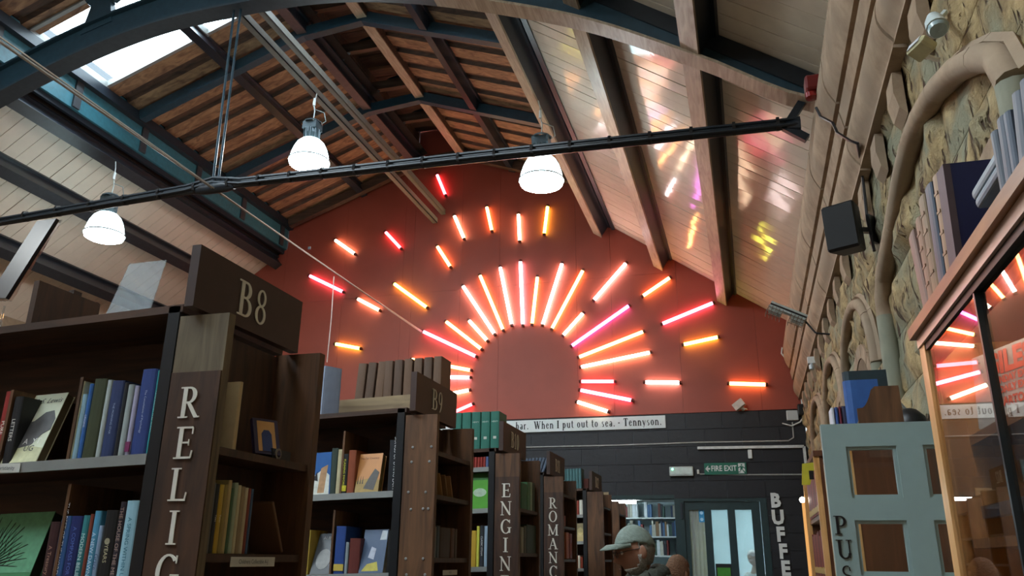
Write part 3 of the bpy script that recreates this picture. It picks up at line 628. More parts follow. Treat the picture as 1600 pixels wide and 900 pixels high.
t, wx, hz = wallbox('emergency_light', 'white oblong emergency light with green glowing indicator beside exit sign', 'light', 1046, 730, 1084, 744, .07, flat('b9c4c2', .4, var=.03))
m = MB(); m.box(-wx*.9, wx*.9, -.078, -.07, -hz*.6, hz*.7); m.build('diffuser', flat('cfdcd8', .3), t)
m = MB(); m.lathe([(.001, .012), (.012, .008), (.016, 0)], n=10); o = m.build('indicator', emis((.1, 1, .5), 6), t); o.location = (-wx*.72, -.078, hz*.45); o.rotation_euler = (PI/2, 0, 0)
wallbox('junction_box', 'small white junction box right of the emergency light', 'box', 1089, 734, 1093, 741, .04, M_WHITE)
wallbox('detector', 'small white oblong detector above the exit sign', 'sensor', 1168, 703, 1176, 717, .05, M_WHITE)
t, wx, hz = wallbox('control_panel', 'white square panel high on the black wall near stone corner', 'panel', 1228, 642, 1248, 657, .04, flat('c9cfcf', .4, var=.02))
t, wx, hz = wallbox('wall_speaker', 'small dark speaker box at end of the red wall base', 'speaker', 1245, 634, 1259, 650, .16, M_BLACK)
t = thing('motion_sensor', 'small white tilted motion sensor at the bottom of red wall', 'sensor', tuple(onY(1157, 637, YE)))
m = MB(); m.obox((-.02, -.09, .03), Vector((.07, -.01, .05)), Vector((.01, .05, .0)), Vector((-.03, 0, .045))); m.build('housing', flat('d8cdc0', .4), t)
m = MB(); m.tube([(.02, -.06, .0), (.04, 0, -.03)], .03, 8); m.lathe([(.06, -.02), (.06, .0)], (.04, -.02, -.02), 10); m.build('bracket', M_WHITE, t, True)
t = thing('tiny_sensor', 'tiny pale blue lit sensor on red wall at far left of sunburst', 'sensor', tuple(onY(484, 388, YE)))
m = MB(); m.box(-.025, .025, -.03, 0, -.025, .025); m.build('housing', flat('9fb4c4', .3), t)
# trunking and cables on the black wall
t = thing('cable_trunking', 'white square cable trunking turning down the corner of the black wall', 'trunking', tuple(fwall(1090, 700)))
m = MB(); a, c, e = fwall(1090, 700.5), fwall(1256, 698), fwall(1266, 765); e.x = c.x
for p, q in ((a, c), (c, e)): m.bar(p-Vector((0, .03, 0)), q-Vector((0, .03, 0)), .04, .04, (0, 1, 0))
rel(m.build('trunk', flat('d3d6d4', .4), t), t)
t = thing('surface_cable', 'thin white cable clipped along top course of black blocks', 'cable', tuple(fwall(820, 699))); m = MB()
m.tube([fwall(820, 699)-Vector((0, .012, 0)), fwall(960, 696)-Vector((0, .012, 0)), fwall(1090, 691.5)-Vector((0, .012, 0)), fwall(1232, 689)-Vector((0, .012, 0)), fwall(1240, 684)-Vector((0, .012, 0)), fwall(1238, 660)-Vector((0, .012, 0))], .011, 5); rel(m.build('cable', flat('a7a9a8', .5), t, True), t)
t = thing('lower_cable', 'thin white cable below the exit sign running to the right', 'cable', tuple(fwall(1093, 742))); m = MB()
m.tube([fwall(1093, 741)-Vector((0, .012, 0)), fwall(1160, 742)-Vector((0, .012, 0)), fwall(1256, 741.5)-Vector((0, .012, 0))], .011, 5); rel(m.build('cable', flat('a7a9a8', .5), t, True), t)
t = thing('looped_cable', 'white cable looping from the square panel to the corner', 'cable', tuple(fwall(1222, 662))); m = MB()
m.tube([fwall(1222, 662)-Vector((0, .03, 0)), fwall(1237, 666)-Vector((0, .03, 0)), fwall(1250, 660)-Vector((0, .04, 0)), fwall(1258, 649)-Vector((0, .04, 0))], .011, 5); rel(m.build('cable', M_WHITE, t, True), t)
# BUFFET letters
t = thing('buffet_sign', 'raised white capital letters running down the black wall beside doors', 'sign', tuple(fwall(1212, 784)))
for i, chh in enumerate('BUFFET'):
    py = 783+26.5*i; px = 1211.5+4.0*i
    p = fwall(px, py); q = sans(chh, 'letter', M_WHITE, t, Matrix.Translation(Vector((p.x, YE-.03, p.z))-Vector(t.location)) @ RX, .275, depth=.015, bold=.013, sx=.9)
# twin emergency floodlight by the cornice
p = onY(1231, 489, 7.6)
t = thing('twin_floodlight', 'white twin emergency floodlight in wire guards beside the cornice end', 'light', tuple(p), rot=(0, math.radians(28), 0)); t.scale = (.66, .66, .66)
m = MB(); m.box(-.26, .26, -.07, .05, -.02, .06); m.build('gear_box', flat('c2cdcc', .4), t)
m = MB(); m.box(-.26, .26, -.075, -.07, .005, .03); m.build('stripe', M_BLACK, t)
for s in (-1, 1):
    m = MB(); m.box(s*.16-.085, s*.16+.085, -.1, .03, -.1, -.02); m.build('lamp_head', flat('aab5b4', .4), t)
    m = MB()
    for i in range(5):
        x = s*.16-.1+.05*i; m.tube([(x, -.13, -.02), (x, -.13, -.16), (x, .04, -.16)], .005, 4)
    for z in (-.05, -.1, -.16): m.tube([(s*.16-.1, -.13, z), (s*.16+.1, -.13, z)], .005, 4)
    m.build('wire_guard', flat('6d5c4f', .5), t)
m = MB(); m.tube([(.2, .03, .02), (.45, .0, -.12)], .014, 6); m.tube([(.45, 0, -.12), (.62, 0, -.06)], .014, 6); m.build('bracket', M_IRON, t)
t = thing('red_beacon', 'small red fire beacon under the roof beam by the cornice', 'beacon', tuple(onX(1271, 134, .68)))
m = MB(); m.box(-.06, .06, -.07, .07, -.06, .06); o = m.build('housing', flat('6e1a18', .4), t); o.modifiers.new('b', 'BEVEL').width = .015
m = MB(); m.lathe([(.045, 0), (.045, -.04), (.001, -.05)], (-.02, 0, -.06), 12); m.build('lens', flat('8a1d1a', .2), t, True)

# ================================================================== ROOMS BEYOND THE END WALL
rm = sempty('wall_beyond', 'pale walls of the lit rooms seen through the end wall doorways')
PALE = flat('c9dadd', .7, var=.03)
m = MB(); m.box(-4.6, -1.12, 16.6, 16.7, 0, 3.2); m.build('office_back', PALE, rm)
m = MB(); m.box(-4.7, -4.6, YE+.2, 16.7, 0, 3.2); m.build('office_side', PALE, rm)
m = MB(); m.box(-1.12, -1.02, YE+.2, 18, 0, 3.2); m.build('partition', PALE, rm)
m = MB(); m.box(-4.7, 2.6, YE+.2, 18.1, 3.2, 3.3); m.build('room_ceiling', PALE, rm)
m = MB(); m.box(-1.1, 2.6, 18, 18.1, 0, 3.2); m.build('buffet_back', flat('bccaca', .7, var=.1, scale=2), rm)
m = MB(); m.box(2.5, 2.6, YE+.2, 18, 0, 3.2); m.build('buffet_side', PALE, rm)
p = onY(967, 784.5, 14.6)
t = thing('strip_light', 'bright white fluorescent strip light in the room left of the doors', 'light', tuple(p))
m = MB(); m.tube([(-.75, 0, 0), (.3, 0, 0)], .03, 8); m.build('tube', emis((.75, .93, 1), 30), t, True)
m = MB(); m.box(-.75, .9, -.03, .05, .03, .07); m.tube([(-.6, .02, .07), (-.6, .02, .56)], .008, 4); m.tube([(.6, .02, .07), (.6, .02, .56)], .008, 4); m.build('batten', M_WHITE, t)
t = thing('ceiling_panel_light', 'white ceiling light inside the buffet room behind glass doors', 'light', (.2, 14.6, 3.18))
m = MB(); m.box(-.6, .6, -.3, .3, -.03, 0.018); m.build('frame', M_WHITE, t)
m = MB(); m.box(-.56, .56, -.26, .26, -.034, -.03); m.build('diffuser', emis((.85, .97, 1), 12), t)
# shelves of the office
t = thing('office_bookshelf', 'white shelves of books in the lit room left of the doors', 'bookshelf', (-1.6, 16.2, 0))
m = MB(); m.box(-1.5, -1.46, -.3, .3, 0, 2.9); m.box(.4, .44, -.3, .3, 0, 2.9); rel(m.build('side', M_WHITE, t), t).location = (0, 0, 0)
for i in range(8): m = MB(); m.box(-1.46, .4, -.3, .3, .3+.34*i, .325+.34*i); m.build('shelf', M_WHITE, t)
cols = ['6b3c34', '9a9488', '34405c', 'c6c2b4', '7d2f2c', '405a50', 'd9dde0', '2a2c33', '8c6a4a', '5577a0']
nb = 0
for i in range(4, 8):
    x = -1.40; nb = 0
    while x < .34:
        wv = random.choice((.035, .045, .06)); hv = random.uniform(.2, .29)
        m = MB(); m.box(0, wv-.004, 0, .2, 0, hv); o = m.build('book', flat(random.choice(cols), .6), None); o.location = (-1.6+x, 15.92, .3256+.34*i)
        tag(o, 'small book on %s office shelf from top, %s from left, beyond doorway' % (ORD[7-i], ORD[nb]), 'book', 'books on the office shelves'); x += wv+(.12 if random.random() < .12 else .001); nb += 1
# doors: glazed pair
d = struct(bpy.data.objects.new('door_1', None), 'dark green glazed doors leading to the buffet'); C.objects.link(d); 
def dpart(name, x0, x1, z0, z1, y0=YE+.02, y1=YE+.09, mat=M_DOORDARK): m = MB(); m.box(x0, x1, y0, y1, z0, z1); return m.build(name, mat, d)
dpart('jamb', -1.05, -.98, 0, 2.5, YE-.01, YE+.2); dpart('jamb', .14, .24, 0, 2.5, YE-.01, YE+.2); dpart('lintel', -.98, .14, 2.46, 2.5, YE-.01, YE+.2)
pan = [(-.91, -.685), (-.58, -.34), (-.23, .01)]
xs_ = [-.975]+[v for p in pan for v in p]+[.135]
for i in range(0, len(xs_), 2): dpart('stile', xs_[i], xs_[i+1], 0, 2.455)
for xa, xb in pan:
    dpart('rail', xa, xb, 2.335, 2.455); dpart('rail', xa, xb, 0, .3)
    dpart('pane', xa, xb, .3, 2.335, YE+.05, YE+.056, glass((.9, .97, .97), 1, .2))
a = onY(1056, 782, YE); dpart('closer_arm', -1.03, -1.0, 2.2, 2.44, YE-.04, YE-.01, M_IRON)
b_ = sempty('door_2', 'open doorway to the lit book room'); m = MB(); m.box(-1.12, -1.05, YE-.01, YE+.2, 0, 2.5); m.box(-3.6, -3.5, YE-.01, YE+.2, 0, 2.5); m.box(-3.5, -1.12, YE-.01, YE+.2, 2.5, 2.56); m.build('frame', M_DOORDARK, b_)
p = onY(1131, 892, YE)
t = thing('door_notice', 'black notice with green panel stuck on the middle door pane', 'notice', (p.x, YE+.049, p.z))
m = MB(); m.box(-.115, .115, -.006, 0, -.1, .1); m.build('card', M_BLACK, t)
m = MB(); m.box(-.095, .095, -.008, -.006, -.09, .045); m.build('green_panel', flat('3f8a2a', .5), t)
p = onY(1096, 806, YE)
t = thing('door_sticker', 'blue sticker with two pale discs on left door pane', 'sticker', (p.x, YE+.049, p.z))
m = MB(); m.box(-.04, .04, -.003, 0, -.09, .09); m.build('card', flat('2f8fc0', .5), t)
for z in (-.05, .045): m = MB(); m.lathe([(.001, .002), (.025, .002), (.025, 0)], n=12); o = m.build('disc', flat('a6d6ea', .5), t); o.location = (0, -.003, z); o.rotation_euler = (PI/2, 0, 0)
t = thing('curtain', 'pale yellow curtain just behind the left pane of the glazed doors', 'curtain', (-.8, YE+.4, 0))
m = MB(); vs = []
for i in range(25):
    for z in (0.1, 2.5): vs.append((-.3+.6*i/24*.7, .03*math.sin(i*1.7), z))
m.add(vs, [(2*i, 2*i+1, 2*i+3, 2*i+2) for i in range(24)]); o = m.build('cloth', flat('cfc98a', .8), t, True); o.modifiers.new('s', 'SOLIDIFY').thickness = .006

# ================================================================== BOOKCASES
SH = .035                                   # the old shelves rise slightly toward the aisle
XE = -1.8                                  # where the front shelves end and the end bay begins
def shz(z, x): return z+SH*(x-XE)
def bookcase(Y0c, label, xr, letters, sign, zs, zend, ltop=.0, first=False, dep=.62, xl=-4.4, divs=(), lh=.09, pitch=.118, ltopz=2.1):
    xo = xr-(-1.6); xe = XE+xo
    t = thing('bookcase', label, 'bookcase', (xe, Y0c, 0), 'double sided dark bookcases in a row')
    R = lambda m, n, mt, par=None: rel(m.build(n, mt, par or t), t) if par is None else m.build(n, mt, par)
    m = MB(); m.box(xe+.01, xr, Y0c-.015, Y0c+.02, 0, 2.36); bd = R(m, 'end_board', wood('4c4030', '7a6a50', 'z', .55) if first else M_MIDWOOD)
    if letters:
        m = MB(); m.box(xe+.012, xr-.002, Y0c-.02, Y0c-.015, 0, ltopz+.05); R(m, 'letter_board', M_DARKWOOD)
        for i, chh in enumerate(letters):
            wch = GL[chh][0]*lh; ux = (xe+xr)/2-wch/2
            word(chh, (ux, Y0c-.021, ltopz-lh-pitch*i), (1, 0, 0), (0, 0, 1), lh, M_LETTER, t, 1, 0, .003)
    m = MB(); m.box(xe-.045, xe, Y0c-.01, Y0c+.03, 0, 2.4); R(m, 'upright', M_BLACK)
    m = MB(); m.box(xe+.0, xr, Y0c+dep-.03, Y0c+dep+.01, 0, 2.37); R(m, 'end_panel', M_MIDWOOD)
    m = MB(); m.box(xe-.005, xe+.01, Y0c+.02, Y0c+dep-.03, 0, 2.36); R(m, 'end_back', M_DARKWOOD)
    m = MB(); m.box(xl, xe-.005, Y0c+dep/2-.008, Y0c+dep/2+.008, 0, 2.38, 0, SH, xe); R(m, 'back_panel', M_DARKWOODX)
    for i, z in enumerate(zs):
        m = MB(); m.box(xl, xe-.045, Y0c, Y0c+dep/2-.01, z-.022, z-.001, 0, SH, xe); s = R(m, 'shelf', M_DARKWOODX)
        m = MB(); m.box(xl, xe-.045, Y0c-.012, Y0c-.001, z-.03, z+.004, 0, SH, xe); rel(m.build('shelf_lip', M_STEEL, s), t) if False else m.build('shelf_lip', M_STEEL, s)
    m = MB(); m.box(xl, xe+.01, Y0c-.01, Y0c+dep, 2.378, 2.405, 0, SH, xe); R(m, 'top_shelf', M_DARKWOODX)
    m = MB(); m.box(xl, xe+.01, Y0c+dep*.5, Y0c+dep*.5+.02, 2.405, 2.55 if sign == 'B9' else 2.505, 0, SH, xe); R(m, 'top_back', M_PALEWOODX)
    for z in zend:
        m = MB(); m.box(xe+.012, xr-.012, Y0c+.021, Y0c+dep-.031, z-.025, z); R(m, 'end_shelf', M_DARKWOOD)
    for (x, z0, z1) in divs:
        m = MB(); m.box(x-.006, x+.006, Y0c+.01, Y0c+dep/2-.01, shz(z0, x-xo)+.001, shz(z1, x-xo)); R(m, 'divider', M_MIDWOOD)
    # sign block on top, facing the aisle
    if sign:
        xs0 = xr-.12; m = MB(); m.box(xs0-.035, xs0, Y0c-.05, Y0c+dep, 2.382 if first else 2.378, 2.6); R(m, 'sign_block', M_SIGNWOOD)
        hh = .132 if first else .122; ww = wordwidth(sign, .12)*hh*.95
        word(sign, (xs0+.001, Y0c-.06+dep*.54-ww/2, 2.49-hh/2), (0, 1, 0), (0, 0, 1), hh, M_LETTER, t, .95, .12, .003)
    return t
DEP = .62
zA0, zA1 = 1.47, 1.905
caseA = bookcase(2.2, 'nearest dark bookcase with white RELIGION letters and B8 block', -1.6, 'RELIGION', 'B8', (zA0, zA1), (1.605, 1.93), first=True, lh=.1, pitch=.1285, ltopz=2.115,
                 divs=((onY(102, 714, 2.2).x, 1.905, 2.19), (onY(-8, 722, 2.2).x, 1.905, 2.17), (onY(97, 805, 2.2).x, 1.47, 1.83)))
caseB = bookcase(4.2, 'second bookcase from front, bare screwed end board and B9 block', -1.635, '', 'B9', (1.52, 1.945), (1.6, 1.93, 2.165),
                 divs=((onY(529.5, 776, 4.2).x, 1.945, 2.3), (onY(517.5, 850, 4.2).x, 1.52, 1.86)))
caseC = bookcase(5.97, 'third bookcase from front with ENGINEERING letters and B10 block', -1.65, 'ENGINEERING', 'B10', (1.54, 1.955, 2.26), (1.64, 1.96), lh=.1, pitch=.13, ltopz=2.135)
caseD = bookcase(7.8, 'fourth bookcase from front with ROMANCE letters and B11 block', -1.72, 'ROMANCE', 'B11', (1.4, 1.68, 2.0, 2.27), (1.6, 1.9, 2.2), lh=.1, pitch=.124, ltopz=2.16)
caseE = bookcase(9.7, 'fifth bookcase from front with plain end board and B12 block', -1.66, '', 'B12', (1.5, 1.8, 2.1), (1.6, 1.9, 2.2))
caseF = bookcase(11.3, 'farthest bookcase, only its plain end visible behind B12 one', -1.72, '', '', (1.5, 1.85, 2.15), (1.6, 1.9, 2.2))
# screws on the bare board of B9
for i, (px, py) in enumerate(((645, 699), (674, 698), (643, 722), (671, 721), (638, 769), (665, 769), (642, 796), (661, 795), (669, 795), (634, 873), (661, 873), (635, 898), (664, 898))):
    p = onY(px, py, 4.183); m = MB(); m.lathe([(.001, .004), (.006, .003), (.008, 0)], n=8); o = m.build('screw', M_STEEL, caseB); o.location = p-Vector(caseB.location); o.rotation_euler = (PI/2, 0, 0)

# ================================================================== BOOKS
def book_parts(t, th, h, d, col, near=True, title=None, tc='e8e4d8', tsize=None, flip=False, col2=None, up=False):
    """spine toward -Y, boards and a page block; th along x, d along +y"""
    c = .0025; m = MB(); cm = flat(col, .5, var=.08)
    n = 5; prof = [(-th/2, .004), *[(-th/2*math.cos(PI*i/n), .004-.005*math.sin(PI*i/n)) for i in range(1, n)], (th/2, .004)]
    outer = [(-th/2, d)]+prof+[(th/2, d)]; inner = [(th/2-c, d), (th/2-c, .007), (-th/2+c, .007), (-th/2+c, d)]
    m.prism(outer+inner, lambda x, y: (x, y, 0), lambda x, y: (x, y, h)); m.build('cover', cm, t)
    m = MB(); m.box(-th/2+c+.0003, th/2-c-.0003, .0075, d-.004, .003, h-.004); m.build('pages', M_PAGES, t)
    if col2:
        m = MB(); m.box(-th/2*.96, th/2*.96, -.0022, .003, h*.06, h*.2); m.build('band', flat(col2, .5), t)
    if title:
        s = tsize or th*.55; rot = Matrix.Rotation(PI/2, 4, 'X')
        if up: Mx = Matrix.Translation((0, -.0025, h*.72)) @ rot
        else: Mx = Matrix.Translation((0, -.0025, h*.5)) @ Matrix.Rotation(PI/2*(1), 4, 'Y') @ rot
        sans(title, 'title', flat(tc, .6, var=0), t, Mx, s)
def spine(label, Yp, xl, xr, ytop, zb, xo, col, title=None, tc='e8e4d8', group=None, d=.2, lean=0., rise=0, tsize=None, col2=None, ybase=None, up=False):
    """spine-out book whose photographed spine spans xl..xr (at its foot) and reaches ytop"""
    yb = ybase or 720
    a, c = onY(xl, yb, Yp).x, onY(xr, yb, Yp).x; x = (a+c)/2; z = shz(zb, x-xo)+.0045+rise; th = c-a
    h = max(.08, onY((xl+xr)/2+12, ytop, Yp).z-z)
    t = thing('book', label, 'book', (x, Yp, z), group, rot=(0, lean, 0)); book_parts(t, th*.97, h, d, col, True, title, tc, tsize, False, col2, up); return t
def faceout(label, corners, Yp, col, th=.02, zb=None, xo=0., group=None, side=None):
    """book shown by its front cover, leaning back: corners = photographed bottom left, bottom right, top left"""
    (bl, br), tp = [onY(*q, Yp) for q in corners[:2]], corners[2]; wdt = br.x-bl.x; zf = shz(zb, bl.x-xo)+.0045; q = onX(*tp, bl.x); dy, dz = q.y-Yp, q.z-zf
    if not 0 < dy < .23: q = onY(*tp, Yp+.1); dy, dz = .1, q.z-zf
    hgt = math.hypot(dy, dz); ux = Vector((1, 0, SH)).normalized(); uz = Vector((0, dy, dz)).normalized(); uz = (uz-ux*uz.dot(ux)).normalized(); uy = uz.cross(ux)
    t = thing('book', label, 'book', (bl.x, Yp, zf), group); t.rotation_euler = Matrix((ux, uy, uz)).transposed().to_euler(); m = MB(); c = .0025
    m.box(0, wdt, -.0, c, 0, hgt); m.box(0, wdt, th-c, th, 0.01, hgt); m.box(0, c, c, th-c, 0.005, hgt); m.build('cover', flat(col, .45, var=.05), t)
    m = MB(); m.box(c, wdt-.003, c+.0003, th-c-.0003, .006, hgt-.003); m.build('pages', flat(side, .7) if side else M_PAGES, t)
    return t, wdt, hgt
def patch(t, poly, col, name='artwork', d=.0012, rough=.5):
    m = MB(); m.prism(poly, lambda x, z: (x, -d, z), lambda x, z: (x, 0, z)); return m.build(name, flat(col, rough, var=.15, scale=40), t)
def ftext(t, txt, x, z, size, col, name='title', d=.0015, sx=1., rot=0., shear=0):
    o = sans(txt, name, flat(col, .6, var=0), t, Matrix.Translation((x, -d, z)) @ RX @ Matrix.Rotation(rot, 4, 'Z'), size, sx=sx); o.data.shear = shear; return o

YA = 2.215
# shelf A1
spine('red book at the far left end of the upper RELIGION shelf', YA, -14, 0, 612, zA1, 0, '8e2420', 'PURE', d=.17)
spine('black book with pale figure between red and lion-pale books', YA, 2, 16, 620, zA1, 0, '1b1c1f', 'LETTERS', d=.16)
t, wd, hg = faceout('pale cream face-out book with grey beast on cover, tilted', ((0, 724), (56, 720), (57, 618)), YA, 'd5d6b8', .036, zA1, 0, side='6d624a')
patch(t, [(.0, .03), (wd*.28, .06), (wd*.62, .07), (wd*.8, hg*.4), (wd*.98, hg*.46), (wd*.97, hg*.62), (wd*.84, hg*.74), (wd*.62, hg*.72), (wd*.4, hg*.6), (wd*.1, hg*.56), (0, hg*.52)], '54504e', 'beast')
patch(t, [(.0, .0), (wd*.99, .0), (wd*.99, hg*.2), (wd*.6, hg*.24), (0, hg*.2)], 'bdb98f', 'ground', .0008)
ftext(t, 'C. S. Lewis', wd*.5, hg*.89, wd*.19, '2b2b30', shear=.4)
ftext(t, 'A  YT', wd*.62, hg*.3, wd*.2, 'e8e6da', d=.0018); ftext(t, 'UG', wd*.62, hg*.2, wd*.2, '33343a', d=.0018)
A1 = [(104.5, 110, 596, 'c9c8a4', None, '', 'slim cream book first right of the upper divider, RELIGION shelf'), (110, 118, 616, '8fb0bd', None, '', 'short pale blue book beside slim cream one on RELIGION shelf'),
      (118.5, 125, 600, '2f62a4', 'ORIGINS', 'd8e0ee', 'bright blue slim book with white lettering left of olive book'), (125, 146, 592, '39402a', None, '', 'thick dark olive book with round emblem on the upper RELIGION shelf'),
      (146.5, 154, 594, 'a9b3b0', None, '', 'pale grey book between olive and speckled blue books'), (154, 174, 595, '26365e', 'THE MORNING STAR', '9fb0c8', 'thick blue speckled book in middle of upper RELIGION shelf'),
      (174.5, 181, 598, '1d2027', None, '', 'narrow near-black book right of the blue speckled book'), (181, 190, 601, '9aa3a0', None, '', 'grey white book left of the maroon-footed one'),
      (192, 199, 603, 'a9a6bf', None, '', 'lilac white book with purple foot beside tall blue book'), (200, 224, 577, '2a3f7a', 'The Consolations of Psychology', 'b9c4dc', 'tall royal blue book with pale spine text near RELIGION board'),
      (224.5, 234, 579, '1f8086', 'PSYCHOLOGY AND CHRIST', 'c6e0de', 'teal book right of the tall royal blue book'), (234.5, 240.5, 536, '14171a', 'THE CHRISTIAN STORY ILLUSTRATED', 'd6d8d2', 'tallest black book with white spine text against the upright')]
for xl, xr, yt, c, ti, tc, lb in A1: spine(lb, YA, xl, xr, yt, zA1, 0, c, ti, tc or 'e8e4d8', 'books on the upper RELIGION shelf', tsize=.011, col2='7b2b5a' if 'lilac' in lb else None)
# shelf A0
t, wd, hg = faceout('green face-out book with bare branching tree on cover', ((-60, 945), (30, 943), (5, 803)), YA, '3f7a4e', .045, zA0, 0, side='2d2d20')
patch(t, [(.0, hg*.3), (wd, hg*.3), (wd, hg*.995), (0, hg*.995)], '5f9a72', 'foliage', .0008)
tb = Vector((wd*.46, 0, hg*.42)); m = MB()
tb = Vector((wd*.12, 0, hg*.36)); lim = lambda p: Vector((min(max(p.x, .003), wd-.003), -.001, min(max(p.z, hg*.31), hg-.004)))
for i in range(13):
    a = math.radians(8+i*8.5); L1 = hg*random.uniform(.42, .62)
    e1 = lim(tb+Vector((math.cos(a)*L1*.5, 0, math.sin(a)*L1*.42))); e2 = lim(tb+Vector((math.cos(a-.12)*L1*.95, 0, math.sin(a-.12)*L1)))
    m.tube([lim(tb), e1, e2], [.0042, .0026, .0009], 4)
    for k in range(3): b1 = e1.lerp(e2, .25*k+.1); m.tube([b1, lim(b1+Vector((math.cos(a+.6-.4*k)*.035, 0, math.sin(a+.6-.4*k)*.035)))], [.0018, .0006], 4)
m.tube([Vector((wd*.1, -.001, hg*.29)), tb+Vector((0, -.001, 0))], .006, 5); m.build('tree', flat('1c2c1a', .6), t)
ftext(t, 'YOUR', wd*.62, hg*.2, wd*.16, 'c9d8cc', shear=.2); ftext(t, 'FOREST', wd*.6, hg*.1, wd*.17, 'c9d8cc', shear=.2)
A0 = [(66, 82, 815, '3a1c1f', 'A Treasury', 'b58f7a', 'dark maroon book right of the green tree book', None), (82, 98, 806, '36639a', 'THE BEST OF THE WORD FOR TODAY', 'e6ecf2', 'blue book with bold white capitals on lower RELIGION shelf', None),
      (98, 117, 806, '1b2a63', 'A COMPASS FOR LIFE', '5c74b8', 'thick navy book on the lower RELIGION shelf', None), (117, 128, 805, '2f7d84', 'MODERN BELIEF', 'c6dede', 'teal book right of the thick navy book', None),
      (128, 134, 803, '7c3a2c', None, '', 'thin red brown book in middle of the lower RELIGION shelf', None), (134, 145, 798, '4d93b4', 'A NEW DAWN', 'cfe4ee', 'light cyan book right of the thin red brown one', None),
      (145, 152, 821, '8aa3c0', 'Grace', '2e4a70', 'short pale blue book left of thick black book', None), (152, 173, 797, '101113', 'YEARS', 'c8c29c', 'thick black book with gilt picture on its spine', None),
      (173, 183, 784, '2c2430', 'THE HOUSE OF THE MESSIAH', 'b59b8c', 'dark plum book with pale letters beside pale blue book', 'a3815a'), (183, 203, 782, '9cc7d6', 'A SPRING WITHIN US', '20667f', 'pale blue book titled in teal capitals next to the upright', None)]
for xl, xr, yt, c, ti, tc, lb, c2 in A0:
    t = spine(lb, YA, xl-5, xr-5, yt, zA0, 0, c, ti, tc or 'e8e4d8', 'books on the lower RELIGION shelf', tsize=.0195, ybase=912, col2=c2)
    if 'gilt' in lb: m = MB(); m.lathe([(.001, .001), (.01, .001), (.01, 0)], n=14); o = m.build('emblem', flat('a59f84', .4), t); o.location = (0, -.0015, .17); o.rotation_euler = (PI/2, 0, 0)

# end bay of A, books face the aisle
def endspine(label, xp, ya, yb_, ytop, zb, col, group=None, lean=0., d=.14, title=None, tc='ddd6c4', name='book'):
    """book in an end bay: spine toward +X, photographed spine between columns ya..yb_"""
    a, c = onX(ya, 800, xp).y, onX(yb_, 800, xp).y; yv = (a+c)/2
    h = max(.06, onX((ya+yb_)/2, ytop, xp).z-zb)
    t = thing(name, label, 'book', (xp, yv, zb+.001), group, rot=(lean, 0, PI/2)); book_parts(t, max(.004, (c-a)*.97), h, d, col, True, title, tc); return t
XA = -1.625
endspine('tall pale thin book against board in upper end bay by RELIGION', XA, 352, 357.5, 589, 1.93, 'c0a77e')
rows = [(324, 329, 743, 'b8ab8c', 'cream thin'), (329.5, 333.5, 754, '5b5a58', 'grey thin'), (334, 340, 756, '191a1c', 'black'), (340.5, 347, 757, 'b7962c', 'mustard yellow'), (347.5, 353, 757, '8f7b3e', 'ochre'),
        (353.5, 358.5, 750, 'b39a66', 'tan'), (359, 363.5, 763, '3c5a3a', 'green'), (364, 369, 754, '9aa58a', 'pale sage'), (369.5, 374, 758, 'c0b48e', 'ivory'), (374.5, 380.5, 760, '8f7a58', 'brown-tan'), (381, 385.5, 762, 'b9aa8a', 'oatmeal'), (386, 390, 763, '7a3325', 'brick red'), (390.5, 394, 764, '35506e', 'slate blue')]
for ya, yb_, yt, c, nm in rows: endspine('%s book in the row above the white shelf tag, RELIGION end bay' % nm, XA, ya, yb_, yt, 1.605, c, 'thin books above the shelf tag', title='Tales' if nm in ('mustard yellow', 'black') else None)
def leanboard(label, x, y0_, z0, hgt, dep, ang, col, name='book', th=.012, edge=None):
    t = thing(name, label, 'book', (x, y0_, z0), rot=(0, -ang, PI/2)); book_parts(t, th, hgt, dep, col); return t
p = onX(448, 866, XA)
leanboard('tall tan brown book leaning at right in lower RELIGION end bay', XA, p.y-.03, 1.615, .19, .13, 0.5, '6b4a30', th=.012)
t = thing('book', 'dark book with gold arch on cover leaning in RELIGION end bay', 'book', tuple(onX(412, 702, XA)-Vector((.03, 0, 0))), rot=(math.radians(-20), 0, math.radians(62)))
t.location.z = 1.932
m = MB(); m.box(0, .1, 0, .018, .012, .15); m.build('cover', flat('241b33', .4), t); m = MB(); m.box(.015, .085, -.001, 0, .022, .14); m.build('arch', flat('a8783f', .5), t)
m = MB(); m.prism([(.03, .022), (.07, .022), (.07, .09), (.06, .105), (.04, .105), (.03, .09)], lambda x, z: (x, -.002, z), lambda x, z: (x, -.001, z)); m.build('window', flat('1b2950', .5), t)
t = thing('camera_box', 'black flat gadget lying on upper end bay shelf beside gold arch book', 'box', tuple(onX(440, 712, XA))); t.location.z = 1.931
m = MB(); m.box(-.08, .0, -.06, .06, 0, .035); m.build('body', M_BLACK, t); m = MB(); m.lathe([(.018, 0), (.02, .006), (.012, .007)], n=12); o = m.build('ring', flat('6b6257', .4), t); o.rotation_euler = (0, PI/2, 0); o.location = (0, -.03, .018)
